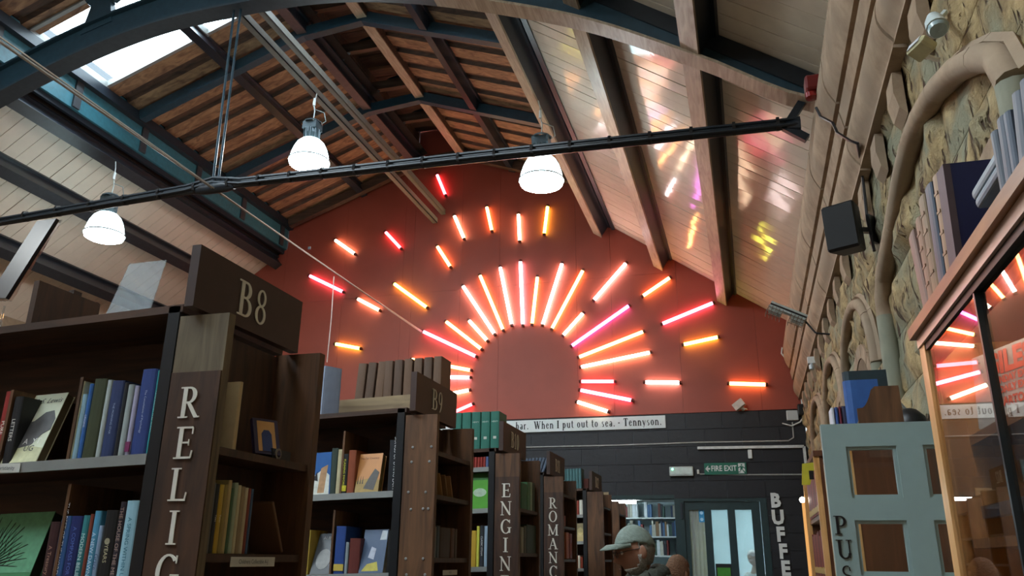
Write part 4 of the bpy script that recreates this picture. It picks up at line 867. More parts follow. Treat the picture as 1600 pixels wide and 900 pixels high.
def shelf_tag(label, x0, y0_, x1, y1_, X, text, Y=None):
    a, c = (onX(x0, y0_, X), onX(x1, y1_, X)) if Y is None else (onY(x0, y0_, Y), onY(x1, y1_, Y))
    t = thing('shelf_tag', label, 'tag', tuple((a+c)/2)); m = MB(); M = RX
    if Y is None: w2, h2 = abs(c.y-a.y)/2, abs(a.z-c.z)/2; m.box(-.001, .001, -w2, w2, -h2, h2); Mt = Matrix.Rotation(PI/2, 4, 'Z') @ RX; Mt = Matrix.Translation((.0018, 0, 0)) @ Mt
    else: w2, h2 = abs(c.x-a.x)/2, abs(a.z-c.z)/2; m.box(-w2, w2, -.001, .001, -h2, h2); Mt = Matrix.Translation((0, -.0018, 0)) @ RX
    m.build('card', flat('c8c6bc', .6, var=0), t); sans(text, 'lettering', flat('2a2e38', .6, var=0), t, Mt, h2*1.25, sx=.9)
shelf_tag('white tag reading Childrens Collectible on the RELIGION end bay shelf', 361, 870, 428, 885, -1.6105, 'Childrens Collectible A-J')
shelf_tag('white Christianity tag at left end of upper RELIGION shelf lip', -12, 725, 30, 738, None, 'Christianity', 2.185)

# ---- top of A
zT = 2.405
def topz(x): return zT+.0012+SH*(x-XE)
x = onY(66, 490, 2.25).x
t = thing('display_divider', 'dark wooden divider board standing on top of the nearest bookcase', 'board', (x, 2.2, topz(x)+.0005)); m = MB(); m.box(-.012, .012, 0, .3, 0, .165); m.build('board', M_DARKWOOD, t)
m = MB(); m.box(-.0, .006, .285, .3, .165, .17); m.build('edge', M_MIDWOOD, t)
m = MB(); m.box(-.012, .012, .16, .2, .165, .18); m.build('knob', flat('33231b', .5), t)
# clear acrylic display stand
def acrylic(label, px0, py0, px1, py1, ptop, Y, lean, w_=None):
    a, c = onY(px0, py0, Y), onY(px1, py1, Y); a.z = c.z = topz((a.x+c.x)/2)+.002; wdt = c.x-a.x; h = (onY(px0, ptop, Y).z-a.z)
    t = thing('acrylic_stand', label, 'stand', tuple(a), rot=(lean, 0, 0)); m = MB()
    m.add([(0, 0, 0), (wdt, 0, 0), (wdt+.01, 0, h), (.045, 0, h), (0, .003, 0), (wdt, .003, 0), (wdt+.01, .003, h), (.045, .003, h)], [(0, 1, 2, 3), (7, 6, 5, 4), (0, 4, 5, 1), (1, 5, 6, 2), (2, 6, 7, 3), (3, 7, 4, 0)]); m.build('sheet', glass((.86, .92, .94), 1.0, .16), t)
    m = MB(); m.box(.05, wdt-.05, -.07, -.003, 0, .003); m.build('foot', glass((.86, .92, .94), 1.0, .16), t); return t
acrylic('empty clear plastic display stand on top of nearest bookcase', 160, 487, 232, 476, 408, 2.34, -.16)
# cellophane wrapped picture book on a stand at the far left
P0, P1, W = onY(-14, 468, 2.4), onY(63, 348, 2.44), onY(22, 470, 2.22)-onY(-14, 468, 2.4)
t = thing('wrapped_book', 'shiny plastic wrapped picture leaning at far left on bookcase top', 'book', tuple(P0)); U = P1-P0; W = (W+Vector((.14, 0, 0))-U*(W.dot(U)/U.dot(U))).normalized()*.19; Nn = U.cross(W).normalized()
if Nn.x < 0: Nn = -Nn
m = MB(); m.obox((U+W)/2-Nn*.008, U/2, W/2, Nn*.007); m.build('board', flat('1a1a20', .3), t)
m = MB(); m.obox((U+W)/2, U*.49, W*.49, Nn*.0008); m.build('picture', wood('8a3a3a', 'd8a468', 'z', .2, 9), t)
m = MB(); vs = []; n = 10
for i in range(n+1):
    for j in range(n+1): vs.append(U*(i/n*1.03-.01)+W*(j/n*1.03-.01)+Nn*(.003+random.uniform(0, .008)))
m.add(vs, [(i*(n+1)+j, i*(n+1)+j+1, (i+1)*(n+1)+j+1, (i+1)*(n+1)+j) for i in range(n) for j in range(n)]); m.build('plastic_wrap', glass((1, 1, 1), 2.5, .04), t, True)
m = MB(); q = Vector((P0.x+.12, 2.38, topz(P0.x+.12)+.002))-P0; m.tube([q, q+Vector((-.02, 0, .1)), q+Vector((-.03, .01, .16))], .004, 6); m.box(q.x-.04, q.x+.04, q.y-.06, q.y+.04, q.z-.001, q.z+.003); m.build('stand', glass((.86, .92, .94), 1.0, .16), t)

# ---- bookcase B (B9)
YB = 4.215; xoB = -.035
t, wd, hg = faceout('face-out comic style book in blue and white at left of B9 shelf', ((485, 772), (515, 769), (491, 708)), YB, '2d5c97', .03, 1.945, xoB, side='20251f')
patch(t, [(0, 0), (wd*.95, 0), (wd*.95, hg*.45), (wd*.6, hg*.6), (wd*.3, hg*.5), (0, hg*.42)], 'cfd0c6', 'figures'); patch(t, [(wd*.35, .01), (wd*.7, .01), (wd*.85, hg*.7), (wd*.5, hg*.62)], 'b08a66', 'card', .0018); patch(t, [(wd*.1, hg*.35), (wd*.35, hg*.32), (wd*.3, hg*.55)], '25252a', 'ink', .0022)
B1 = [(514, 524, 700, '2d3a33', None, '', 'dark green book right of the blue comic book, B9 shelf'), (524, 531, 702, 'b0a684', None, '', 'cream edged book beside the dark green one on B9 shelf'),
      (531, 541, 709, '15161a', 'FLASHING SWORDS', 'd8d44a', 'black book with yellow foot in middle of B9 shelf'), (541, 553, 703, '7e3d22', None, '', 'red brown cloth book left of the landscape cover, B9')]
for xl, xr, yt, c, ti, tc, lb in B1: spine(lb, YB, xl-1, xr-1, yt, 1.945, xoB, c, ti, tc or 'e8e4d8', 'books on the upper B9 shelf', ybase=776, tsize=.018, col2='b9ae2a' if 'foot' in lb else None)
t, wd, hg = faceout('face-out book with orange sunset landscape on B9 shelf', ((553, 778), (590, 775), (565, 710)), YB, 'b3773a', .05, 1.945, xoB, side='8d7440')
patch(t, [(0, 0), (wd, 0), (wd, hg*.3), (wd*.6, hg*.36), (0, hg*.3)], '8f7333', 'field'); patch(t, [(wd*.35, hg*.1), (wd*.8, hg*.05), (wd*.95, hg*.5), (wd*.75, hg*.6), (wd*.55, hg*.38)], '3f3a34', 'rocks', .0018)
for q in (.06, .16, .26): patch(t, [(wd*q, hg*.22), (wd*(q+.05), hg*.22), (wd*(q+.03), hg*.42)], '3a2b1e', 'tree', .0018)
ftext(t, 'The Far Country', wd*.45, hg*.88, wd*.12, '6b3c1c')
spine('large black book titled in white beside B9 upright', YB, 604, 625, 687, 1.945, xoB, '12161d', 'SONGS OF DYING EARTH', 'd9dad8', 'books on the upper B9 shelf', ybase=774, tsize=.027)
B0 = [(474, 480, 828, 'c2a84a', None, '', 'mustard slim book at left of lower B9 shelf'), (520, 536, 822, '24407c', None, '', 'blue spine with yellow label right of lower B9 divider'), (537, 542, 847, '7f8a90', None, '', 'thin grey book beside the blue spine on lower B9 shelf'),
      (543, 560, 841, '5b2620', None, '', 'dull red book on the lower B9 shelf'), (603, 620, 828, '111214', None, '', 'black book at right end of lower B9 shelf')]
for xl, xr, yt, c, ti, tc, lb in B0: spine(lb, YB, xl, xr, yt, 1.52, xoB, c, ti, tc or 'e8e4d8', 'books on the lower B9 shelf', ybase=895, col2='b9a24a' if 'label' in lb else None)
t, wd, hg = faceout('black face-out book with pale egg shape, lower B9 shelf', ((483, 903), (515, 901), (488, 834)), YB, '17181a', .03, 1.52, xoB)
patch(t, [(wd*.5+wd*.36*math.cos(i*PI/8), hg*.36+hg*.25*math.sin(i*PI/8)) for i in range(16)], '6d6c68', 'egg'); ftext(t, 'ALBION', wd*.6, hg*.88, wd*.2, '9a968c')
t, wd, hg = faceout('face-out book with blue and yellow painted cover, lower B9 shelf', ((559, 906), (597, 904), (573, 828)), YB, '3a4c66', .05, 1.52, xoB)
patch(t, [(wd*.1, .01), (wd*.8, .01), (wd*.7, hg*.25), (wd*.3, hg*.2)], 'a89b34', 'yellow_patch'); patch(t, [(wd*.3, hg*.35), (wd*.55, hg*.3), (wd*.6, hg*.55), (wd*.4, hg*.6)], '9fa3b0', 'pale_patch'); patch(t, [(wd*.7, hg*.75), (wd*.97, hg*.75), (wd*.97, hg*.97), (wd*.75, hg*.97)], 'a9b0b4', 'label')
XB = -1.66
for i, (ya, yb_, yt, c) in enumerate(((679, 684, 823, '6d6a60'), (684.5, 689, 822, '3c4a50'), (689.5, 706, 825, '3a281e'), (706.5, 712, 826, '5a3a2a'), (712.5, 716, 827, '4a3b30'))):
    endspine(('%s old book, %s from left in lower B9 end bay' % (('grey', 'slate', 'thick brown', 'chestnut', 'dim brown')[i], ORD[i])), XB, ya, yb_, yt, 1.6, c, 'old books in the lower B9 end bay')
for i in range(4):
    p = onX(683+8*i, 795, XB); leanboard('tan pamphlet fanned out in B9 end bay, %s from left' % ORD[i], XB, p.y, 1.932, .13, .1, .45, ('9a7448', 'b58a56', '8d6a44', 'a47a50')[i], 'pamphlet', .006)
shelf_tag('small white tag on the lowest B9 end bay shelf', 692, 891, 714, 898, -1.646, 'MUSIC')
# top of B9
x = onY(520, 640, 4.25).x
t = thing('slab_book', 'large blue grey slab-like book standing on top of B9 bookcase', 'book', (x-.02, 4.26, topz(x-xoB)+.001), rot=(0, 0, math.radians(62))); book_parts(t, .12, .29, .21, '8793a8')
for i in range(9):
    xl = 553+15.4*i; ya = 4.66; a = onY(xl, 600, ya); c = onY(xl+12.5, 600, ya); zt = onY(xl+6, 568-1.4*i, ya).z; zb = topz((a.x+c.x)/2-xoB)+.002
    t = thing('book', 'brown bound volume, %s from left in the row atop B9' % ORD[i], 'book', ((a.x+c.x)/2, ya, zb), 'brown volumes on top of B9', rot=(0, (.06 if i < 3 else 0), 0)); book_parts(t, c.x-a.x, zt-zb, .17, ('5a4230', '4f3a2b', '614733')[i % 3])
    for k in list(t.children):
        if k.name.startswith('pages'): k.data.materials[0] = flat('8d7a5c', .8)
# ---- C: B10
YC = 5.985; xoC = -.05
for i in range(5):
    a = onY(706+15*i, 700, YC); c = onY(719.5+15*i, 700, YC); x = (a.x+c.x)/2; zb = topz(x-xoC)+.001; zt = onY(713+15*i, 645-.6*i, YC).z
    t = thing('book', 'green cloth volume, %s from left on top of B10' % ORD[i], 'book', (x, YC, zb), 'green volumes on top of B10'); book_parts(t, c.x-a.x, zt-zb, .2, '236b5c', title='HENTY' if i > 1 else None, tc='d4dccf', tsize=.016, up=True)
    m = MB(); m.box(-.012, .012, -.0025, 0, (zt-zb)*.25, (zt-zb)*.32); m.build('label', flat('c6cabc', .6), t)
for i in range(6):
    p = onX(792+3.6*i, 650, -1.74); t = thing('book', 'pale striped book behind B10 block, %s from front' % ORD[i], 'book', (-1.99, 6.16+.05*i, topz(-1.9-xoC)+.001), 'pale books behind the B10 block', rot=(0, 0, PI/2)); book_parts(t, .042, .24, .13, ('b9b09a', '6f6a5e')[i % 2])
for i in range(9):
    col = '8e2a22' if i < 6 else '4d5f86'; xl = 732.5+4.4*i
    spine('%s small book, %s from left on the B10 top shelf' % ('red' if i < 6 else 'blue', ORD[i]), YC, xl, xl+4, 714, 2.26, xoC, col, group='small books on the B10 top shelf', ybase=728, d=.12)
t, wd, hg = faceout('bright green face-out book with pale car, B10 shelf', ((733, 802), (762, 800), (736, 740)), YC, '4f9a2c', .03, 1.955, xoC)
patch(t, [(wd*.2+wd*.36+wd*.36*math.cos(i*PI/7), hg*.45+hg*.12*math.sin(i*PI/7)) for i in range(14)], 'a9bfa6', 'car'); patch(t, [(0, hg*.8), (wd, hg*.8), (wd, hg*.99), (0, hg*.99)], '2f6e2e', 'band')
C0_ = [(732, 743, 829, 'b5912c', 'amber yellow'), (743.5, 748, 822, 'c2c04a', 'lemon'), (748.5, 755, 821, '23262b', 'black and white'), (755.5, 761, 822, '8fa3b5', 'pale blue'), (761.5, 766, 820, '1f2c4c', 'navy'), (766.5, 769, 816, 'd0d2cc', 'white')]
for xl, xr, yt, c, nm in C0_: spine('%s book on the lower B10 shelf beside ENGINEERING board' % nm, YC, xl, xr, yt, 1.54, xoC, c, 'CLASSIC STEAM' if 'black' in nm else None, 'd9dcd9', 'books on the lower B10 shelf', ybase=890, tsize=.02)
XCC = -1.675
for i, (ya, yb_, yt, c) in enumerate(((815, 824, 756, '2f6a4a'), (824.5, 829, 754, '4d7d58'), (829.5, 832, 754, '8fa38a'), (832.5, 836, 755, '2a4034'))): endspine('green toned book, %s from left in upper B10 end bay' % ORD[i], XCC, ya, yb_, yt, 1.96, c, 'books in the upper B10 end bay')
for i, (ya, yb_, yt, c) in enumerate(((815, 819, 824, '8a8468'), (819.5, 823, 822, '4a4a38'), (823.5, 840, 821, '22382c'))): endspine('dark old book, %s from left in lower B10 end bay' % ORD[i], XCC, ya, yb_, yt, 1.64, c, 'books in the lower B10 end bay')
# ---- D: B11
YD = 7.815; xoD = -.12
for i in range(7):
    a = onY(816+5.3*i, 718, YD); zb = topz(a.x-xoD)+.001
    t = thing('book', 'slate grey volume, %s from left leaning on top of B11' % ORD[i], 'book', (a.x, YD, zb), 'slate volumes on top of B11', rot=(0, .35, 0)); book_parts(t, .028, .15, .19, '4f5d70')
for (xl, xr, yt, zb, c, nm, yb) in ((842, 847.5, 762, 2.0, '8e3550', 'crimson', 800), (843, 848, 817, 1.68, '9fa7ab', 'white', 860), (843, 849, 872, 1.4, '4d6aa0', 'blue', 895)):
    spine('%s narrow book just left of the ROMANCE board' % nm, YD, xl, xr, yt, zb, xoD, c, ybase=yb, group='narrow books left of ROMANCE board')
XD = -1.745
for i, (ya, yb_, yt, zb, c) in enumerate(((881, 884, 806, 1.905, '8d3c24'), (884.5, 889, 832, 1.605, 'a2552c'), (889.5, 894, 834, 1.605, '7a2f1e'), (881, 885, 870, 1.605, '5c3a26'))):
    if i in (0, 1, 2): endspine('rust coloured book, %s in the ROMANCE end bay' % ORD[i], XD, ya, yb_, yt, zb, c, 'rust books in the ROMANCE end bay')
# ---- E: B12
YE_ = 9.715; xoE = -.06
for i in range(7):
    a = onY(878+4.7*i, 752, YE_); zb = topz(a.x-xoE)+.001
    t = thing('book', 'teal cloth volume, %s from left on top of B12' % ORD[i], 'book', (a.x, YE_, zb), 'teal volumes on top of B12'); book_parts(t, .034, .235, .19, '3d666a')
for i in range(2):
    t = thing('book', ('tall brown red volume at right end of B12 top', 'second brown red volume behind B12 block top')[i], 'book', (-1.77, 9.9+.14*i, topz(-1.77-xoE)+.2), rot=(0, 0, PI/2)); book_parts(t, .1, .12, .14, '5d2a20')
    t.location.z = 2.602 if False else topz(-1.77-xoE)+.0; t.location.x = -1.86
for i, (xl, xr, yt, c) in enumerate(((897, 901, 783, '2f3238'), (901.5, 905, 782, '8c3a2c'), (905.5, 911, 781, 'd0ccc0'))): spine('%s book on the lit upper B12 shelf' % ('charcoal', 'red banded', 'white')[i], YE_, xl, xr, yt, 2.1, xoE, c, ybase=812, group='books on the lit upper B12 shelf')
t, wd, hg = faceout('gold face-out book with round crest on lit B12 shelf', ((898, 859), (916, 857), (899, 818)), YE_, 'a08a4e', .03, 1.8, xoE)
patch(t, [(wd*.5+wd*.25*math.cos(i*PI/7), hg*.55+hg*.22*math.sin(i*PI/7)) for i in range(14)], 'c2ac68', 'crest')
for i, (xl, xr, yt, c) in enumerate(((899, 903, 868, 'b5532a'), (903.5, 907, 868, 'd0c6b0'), (907.5, 911, 870, '8c3a24'))): spine('%s book at the bottom of B12 front' % ('orange', 'cream', 'dark red')[i], YE_, xl, xr, yt, 1.5, xoE, c, ybase=895, group='books at the bottom of B12 front')

# ================================================================== RIGHT SIDE: painted door, cabinets, glass case
YD0 = 3.3
d = struct(bpy.data.objects.new('door_3', None), 'pale blue green open door with square panes and black PUSH lettering'); C.objects.link(d)
zt = 2.1; X0, X1 = onY(1281, 658, YD0).x, .885
pz = onY(1360, 697, YD0).z; pz0 = onY(1360, 778, YD0).z; qz = onY(1370, 813, YD0).z; pitchz = pz-qz
pxa, pxb = onY(1321, 695, YD0).x, onY(1400, 695, YD0).x; pxc = onY(1441, 693, YD0).x; pxd = pxc+(pxb-pxa)
def dp(name, x0, x1, z0, z1, y0=YD0, y1=YD0+.042, mat=M_DOORBLUE):
    m = MB(); m.box(x0, x1, y0, y1, z0, z1); o = m.build(name, mat, d); return o
dp('stile', X0, pxa, 0, zt); dp('mullion', pxb, pxc, 0, zt); dp('stile', pxd, X1, 0, zt)
rows_ = [(pz-pitchz*i, pz0-pitchz*i) for i in range(5)]
zz = zt
for a, c in rows_:
    for u, v in ((pxa, pxb), (pxc, pxd)):
        dp('rail', u, v, a, zz)
        for (s0, s1, t0, t1) in ((u, v, a-.012, a), (u, v, c, c+.012), (u, u+.012, c+.012, a-.012), (v-.012, v, c+.012, a-.012)): dp('bead', s0, s1, t0, t1, YD0+.006, YD0+.03)
        dp('pane', u+.012, v-.012, c+.012, a-.012, YD0+.016, YD0+.02, glass((.96, .98, .97), .8))
    zz = c
for u, v in ((pxa, pxb), (pxc, pxd)): dp('rail', u, v, 0, zz)
for i, chh in enumerate('PUSH'):
    q = onY((1305, 1309, 1317, 1322)[i], (835, 873, 914, 952)[i], YD0); hh = .066
    word(chh, (q.x, YD0-.001, q.z), (1, 0, 0), (0, 0, 1), hh, M_BLACK, d, 1, 0, .002)
# wall bookcases behind the door
def wallcase(label, ya, yb_, xf, zt_, shelves, wd_, edge):
    t = thing('wall_bookcase', label, 'bookcase', (xf, ya, 0)); L = lambda m, n, mt: m.build(n, mt, t)
    W = .88-xf; D = yb_-ya
    for y_ in (0, D-.03): m = MB(); m.box(.03, W, y_, y_+.03, 0, zt_); L(m, 'side_panel', wd_); m = MB(); m.box(0, .03, y_-.002, y_+.034, 0, zt_); L(m, 'front_edge', edge)
    m = MB(); m.box(0, W, -.01, D+.01, zt_, zt_+.03); L(m, 'top_board', wd_)
    m = MB(); m.box(W-.015, W, .03, D-.03, 0, zt_); L(m, 'back_panel', M_DARKWOOD)
    for z in shelves: m = MB(); m.box(.02, W-.015, .03, D-.03, z-.025, z); L(m, 'shelf', wd_)
    return t
M_BROWN = wood('4a2a19', '6b4027', 'z', .45)
wallcase('brown wall bookcase seen through the panes of the blue door', 3.7, 4.75, .40, 2.1, (1.2, 1.5, 1.8), M_BROWN, M_HONEY)
wallcase('farther wall bookcase of red volumes beside the warm glowing edge', 4.85, 6.0, .36, 2.16, (1.2, 1.52, 1.86), M_BROWN, M_HONEY)
k = 0
for z in (1.2, 1.52, 1.86):
    y_ = 4.92
    while y_ < 5.86:
        wv = random.choice((.05, .07, .085)); hv = random.uniform(.22, .26)
        t = thing('book', '%s red volume from the door on %s shelf by the glowing edge' % (ORD[int(k % 20)], {1.2: 'lowest', 1.52: 'middle', 1.86: 'upper'}[z]), 'book', (.375, y_+wv/2, z+.001), 'red volumes on the wall bookcase', rot=(0, 0, -PI/2))
        book_parts(t, wv*.97, hv, .2, ('6a2a20', '7d3325', '56241d')[k % 3], col2='a58a4a'); y_ += wv+.001; k += 1
    k = 0
t = thing('edge_glow', 'thin warm golden reflection set as a glow on the corner bookcase edge', 'light', (.345, 5.99, 1.2)); m = MB(); m.box(-.006, .012, -.012, .008, -.6, .78); m.build('strip', emis((1, .5, .16), .42), t)  # reflection on the bookcase edge, put in as a faint emitter
m = MB(); m.box(.0125, .0148, -.015, .01, -.6, .8); m.build('backing', M_HONEY, t); m = MB(); m.lathe([(.001, .02), (.014, .014), (.02, 0), (.014, -.014), (.001, -.02)], (0, 0, .8), 12); m.build('bulb', emis((1, .9, .75), 14), t, True)
p = onX(1264, 741, .34)
t = thing('shelf_sign', 'yellow torn paper sign with black mark fixed above the glowing edge', 'sign', tuple(p)); s = p.y/1257
m = MB(); m.prism([(.012-.06*.8, .06), (.08, .07), (.07, .04), (.03, .02), (0, -.06), (-.05, -.06)], lambda x, z: (x*.9, -.003, z), lambda x, z: (x*.9, 0, z)); m.build('paper', flat('b8b02c', .6), t); m = MB(); m.box(.0, .025, -.005, -.003, -.03, .02); m.build('mark', M_BLACK, t)
# things on the near wall bookcase
zc_ = 2.131
a, c = onY(1341, 653, 3.85), onY(1412, 650, 3.85)
t = thing('magazine_file', 'plain wooden file box with curved front holding blue books above door', 'box', (a.x, 3.85, zc_)); wv = c.x-a.x; hv = onY(1405, 602, 3.85).z-zc_
curve = [(0, 0), (0, hv*.55)]+[(wv*(.08+.28*(i/6)), hv*(.55+.06*(i/6)+.32*((i/6)**2.2))) for i in range(1, 7)]+[(wv*.45, hv), (wv*.98, hv), (wv, 0)]
for y_ in (0, .2): m = MB(); m.prism(curve, lambda x, z: (x, y_, z), lambda x, z: (x, y_+.012, z)); m.build('side', M_MIDWOOD, t)
m = MB(); m.box(wv-.012, wv-.0005, .0125, .1995, 0.001, hv*.98); m.build('back', M_MIDWOOD, t); m = MB(); m.box(.0, wv-.0125, .0125, .1995, .001, .012); m.build('bottom', M_MIDWOOD, t); m = MB(); m.box(0, .012, .0125, .1995, .0125, hv*.3); m.build('lip', M_PALEWOOD, t)
def slab(label, x0, y0_, x1, y1_, Y, col, th, zb):
    a, c = onY(x0, y0_, Y), onY(x1, y1_, Y); t = thing('book', label, 'book', (a.x, Y, zb)); w2 = c.x-a.x; h2 = a.z-zb
    m = MB(); m.box(0, w2, 0, .003, 0, h2); m.box(0, w2, th-.003, th, 0, h2); m.tube([(.0, th/2, 0), (.0, th/2, h2)], th/2, 8); m.build('cover', flat(col, .55), t)
    m = MB(); m.box(.01, w2-.004, .0032, th-.0032, .003, h2-.004); m.build('pages', M_PAGES, t); return t
slab('tall dark teal book standing at the back of wooden file box', 1325, 580, 1384, 577, 3.98, '1e3138', .05, zc_+.013)
slab('bright blue book in front of the dark teal one in the file box', 1328, 594, 1370, 588, 3.89, '2f5a9a', .06, zc_+.013)
for i, (x0, x1, c) in enumerate(((1300, 1305, 'c9cdd6'), (1306, 1311, '2c4a86'), (1312, 1316, '6a1c30'), (1317, 1325, '2b2f4c'))):
    a, q = onY(x0, 655, 4.3), onY(x1, 655, 4.3); h2 = onY(x0, 637-i*.8, 4.3).z-zc_
    t = thing('book', ('small white spined', 'small blue and white', 'small maroon', 'small navy patterned')[i]+' book at front corner above the blue door', 'book', ((a.x+q.x)/2, 4.3, zc_)); book_parts(t, (q.x-a.x)*.96, max(.1, h2), .13, c, title='ABC' if i in (1, 3) else None, tc='d8d8e0')
p = onY(1415, 612, 4.45)
t = thing('desk_lamp', 'black lamp shade with thin stems behind the wooden file box', 'lamp', (p.x, 4.45, zc_)); t.scale = (.75, .75, .75)
m = MB(); m.lathe([(.001, 0), (.07, 0), (.07, .02), (.012, .03), (.012, .12)], n=14); m.lathe([(.09, .08), (.11, .14), (.1, .22), (.05, .27), (.02, .28)], n=14); m.build('shade', M_BLACK, t, True)
for s in (-.1, -.06): m = MB(); m.tube([(0, 0, .26), (s, -.02, .34), (s*1.6, -.02, .36)], .006, 5); m.build('stem', M_STEEL, t)

# glass fronted case
XF, YB1, YB0, ZC = .41, 2.0, .75, 2.12
t = thing('display_case', 'honey wood glass fronted case at right reflecting the neon tubes', 'display case', (XF, YB1, 0)); case = t
def cb(name, x0, x1, y0, y1, z0, z1, mat): m = MB(); m.box(x0-XF, x1-XF, y0-YB1, y1-YB1, z0, z1); return m.build(name, mat, t)
cb('end_panel', XF+.02, .86, YB1-.03, YB1, 0, ZC-.05, M_HONEY); cb('end_panel', XF+.02, .86, YB0, YB0+.03, 0, ZC-.05, M_HONEY)
cb('back_panel', .84, .86, YB0+.03, YB1-.03, 0, ZC-.05, M_HONEY); cb('base', XF, .86, YB0, YB1, 0, .2, M_HONEY) if False else None
cb('corner_post', XF-.004, XF+.02, YB1-.05, YB1+.004, 0, ZC-.05, M_HONEY); cb('corner_post', XF-.004, XF+.02, YB0, YB0+.05, 0, ZC-.05, M_HONEY)
cb('top_board', XF-.02, .87, YB0-.02, YB1+.02, ZC-.025, ZC, wood('6d472c', '9a6c44', 'y', .4)); cb('top_rail', XF-.008, .86, YB0, YB1, ZC-.05, ZC-.0255, flat('b59a8c', .3, var=.03))  # pinkish top rail: reflections along the lit edge put into its colour
cb('glass_track', XF-.002, XF+.012, YB0+.05, YB1-.05, ZC-.066, ZC-.0505, M_BLACK)
cb('glass_pane', XF+.002, XF+.006, 1.53, YB1-.05, .3, ZC-.0665, glass((.98, .97, .95), 1.25)); cb('glass_pane', XF+.008, XF+.012, YB0+.05, 1.52, .3, ZC-.0665, glass((.98, .97, .95), 1.25))
cb('pane_edge', XF-.001, XF+.0135, 1.5205, 1.5295, .3, ZC-.0665, flat('20292c', .3)); cb('base_board', XF, .84, YB0+.03, YB1-.03, .25, .299, M_HONEY)
cb('shelf', XF+.03, .838, YB0+.031, YB1-.031, 1.63, 1.648, wood('6d472c', '9a6c44', 'y', .4))
cb('rail', XF+.06, XF+.08, YB0+.031, YB1-.031, 1.69, 1.715, flat('3a4450', .4))
m = MB(); pp = [onX(1505, 795, .8), onX(1512, 830, .8), onX(1520, 868, .8), onX(1530, 905, .8)]; m.tube([p-Vector((XF, YB1, 0)) for p in pp], .004, 6); m.build('cord', M_WHITE, t, True)
cb('pelmet', XF+.014, XF+.022, YB0+.05, YB1-.05, ZC-.1, ZC-.0505, M_BLACK); m = MB(); m.box(.016, .04, YB0-YB1+.06, -.06, ZC-.064, ZC-.0505); m.build('added_case_light', emis((1, .84, .66), 11), t)  # unseen strip added to brighten the case, hidden by the pelmet
# cartoon annual shown inside
zs_ = 1.862; a = onY(1516, 592, 1.87); ph = math.radians(-72)
cb('display_ledge', XF+.06, .80, YB0+.031, YB1-.031, zs_-.02, zs_, wood('5a3823', '7d5434', 'y', .4))
t = thing('cartoon_annual', 'grey white cartoon annual with big orange lettering inside glass case', 'book', (a.x, a.y, zs_+.0008), rot=(math.radians(-4), 0, ph))
wv, hv = .3, .15
m = MB(); m.box(0, wv, 0, .003, 0, hv); m.box(0, wv, .011, .014, 0, hv); m.box(0, .003, .003, .011, 0, hv); m.build('cover', flat('a8a4a2', .5, var=.25, scale=14), t)
m = MB(); m.box(.0035, wv-.003, .0035, .0105, .003, hv-.003); m.build('pages', M_PAGES, t)
ORG = flat('d9573a', .5, var=0); Mx = lambda x_, z_: Matrix.Translation((x_, -.0012, z_)) @ RX
sans('GILES', 'title', ORG, t, Mx(.12, .118), .06, bold=.003); sans('SUNDAY EXPRESS', 'title', ORG, t, Mx(.14, .085), .019, bold=.001); sans('& DAILY EXPRESS', 'title', ORG, t, Mx(.14, .065), .019, bold=.001); sans('CARTOONS', 'title', ORG, t, Mx(.14, .04), .024, bold=.001)

# books on the case top
ZK = ZC+.001
def casebook(label, f0, f1, top, col, X=.425, dep=.22, title=None, rib=False, pages=None):
    a, c = onX(*f0, X), onX(*f1, X); e = onX(*top, X); th = abs(a.y-c.y); h = math.hypot(e.z-ZK, e.y-a.y); lean = -math.atan2(e.y-max(a.y, c.y), e.z-ZK)
    t = thing('book', label, 'book', (X, (a.y+c.y)/2, ZK+abs(math.sin(lean))*th/2), rot=(0, lean, -PI/2)); book_parts(t, th*.96, h, dep, col)
    if rib:
        for q in (.15, .32, .5, .68, .84): m = MB(); m.box(-th*.3, th*.3, -.0017, .0, h*q-.003, h*q+.003); m.build('raised_band', flat(col, .5), t)
    if 'navy cloth' in label: m = MB(); m.box(-th*.49, th*.49, -.003, .01, 0, h); m.build('spine', flat('5a4a50', .6), t)
    return t
edge = lambda x: 505-(x-1435)*1.195
for lb, x0, x1, top, col, rib in (('pinkish brown rounded book at left end of case top row', 1444, 1452, (1419, 378), '7d6258', False), ('tan ribbed leather book second from left on case top', 1452, 1459, (1429, 350), '8a6a54', True),
        ('brown ribbed leather book third from left on case top', 1459, 1468, (1434, 318), '7a654c', True), ('navy and grey book fourth from left on case top', 1468, 1478, (1444, 302), '3a4656', False),
        ('narrow tan ribbed book fifth from left on case top', 1480, 1488, (1456, 284), '8f7458', True), ('large navy cloth book with brown spine, broad cover facing out on case top', 1489, 1500, (1466, 276), '1b2052', False)):
    casebook(lb, (x0, edge(x0)), (x1, edge(x1)), top, col, rib=rib, dep=.2)
FL = Matrix(((0, 1, 0), (0, 0, 1), (1, 0, 0))); ya, yb_ = onX(1572, 315, .43).y, onX(1523, 315, .43).y; zl = onX(1523, 333, .43).z
t = thing('book', 'dark book block propping the two flat books on case top', 'book', (.56, ya+.01, ZK), rot=(0, 0, -PI/2)); t.location = (.5, (ya+yb_)/2, ZK); book_parts(t, (yb_-ya)*.8, zl-ZK-.0008, .14, '2c2f38')
for q0, lb in enumerate(('grey blue book lying flat, lower of two on case top', 'grey blue book lying flat, upper of two on case top')):
    th = .021; t = thing('book', lb, 'book', (.43, ya+.004*q0, zl+th*(q0+.5)+.0005*q0)); t.rotation_euler = FL.to_euler(); book_parts(t, th*.98, (yb_-ya)*(1-.05*(1-q0)), .18, ('6d7c88', '8796a0')[q0])
p0, p1 = onX(1500, 384, .43), onX(1553, 342, .43); ang = math.atan2(p1.z-ZK-.012, p0.y-p1.y)
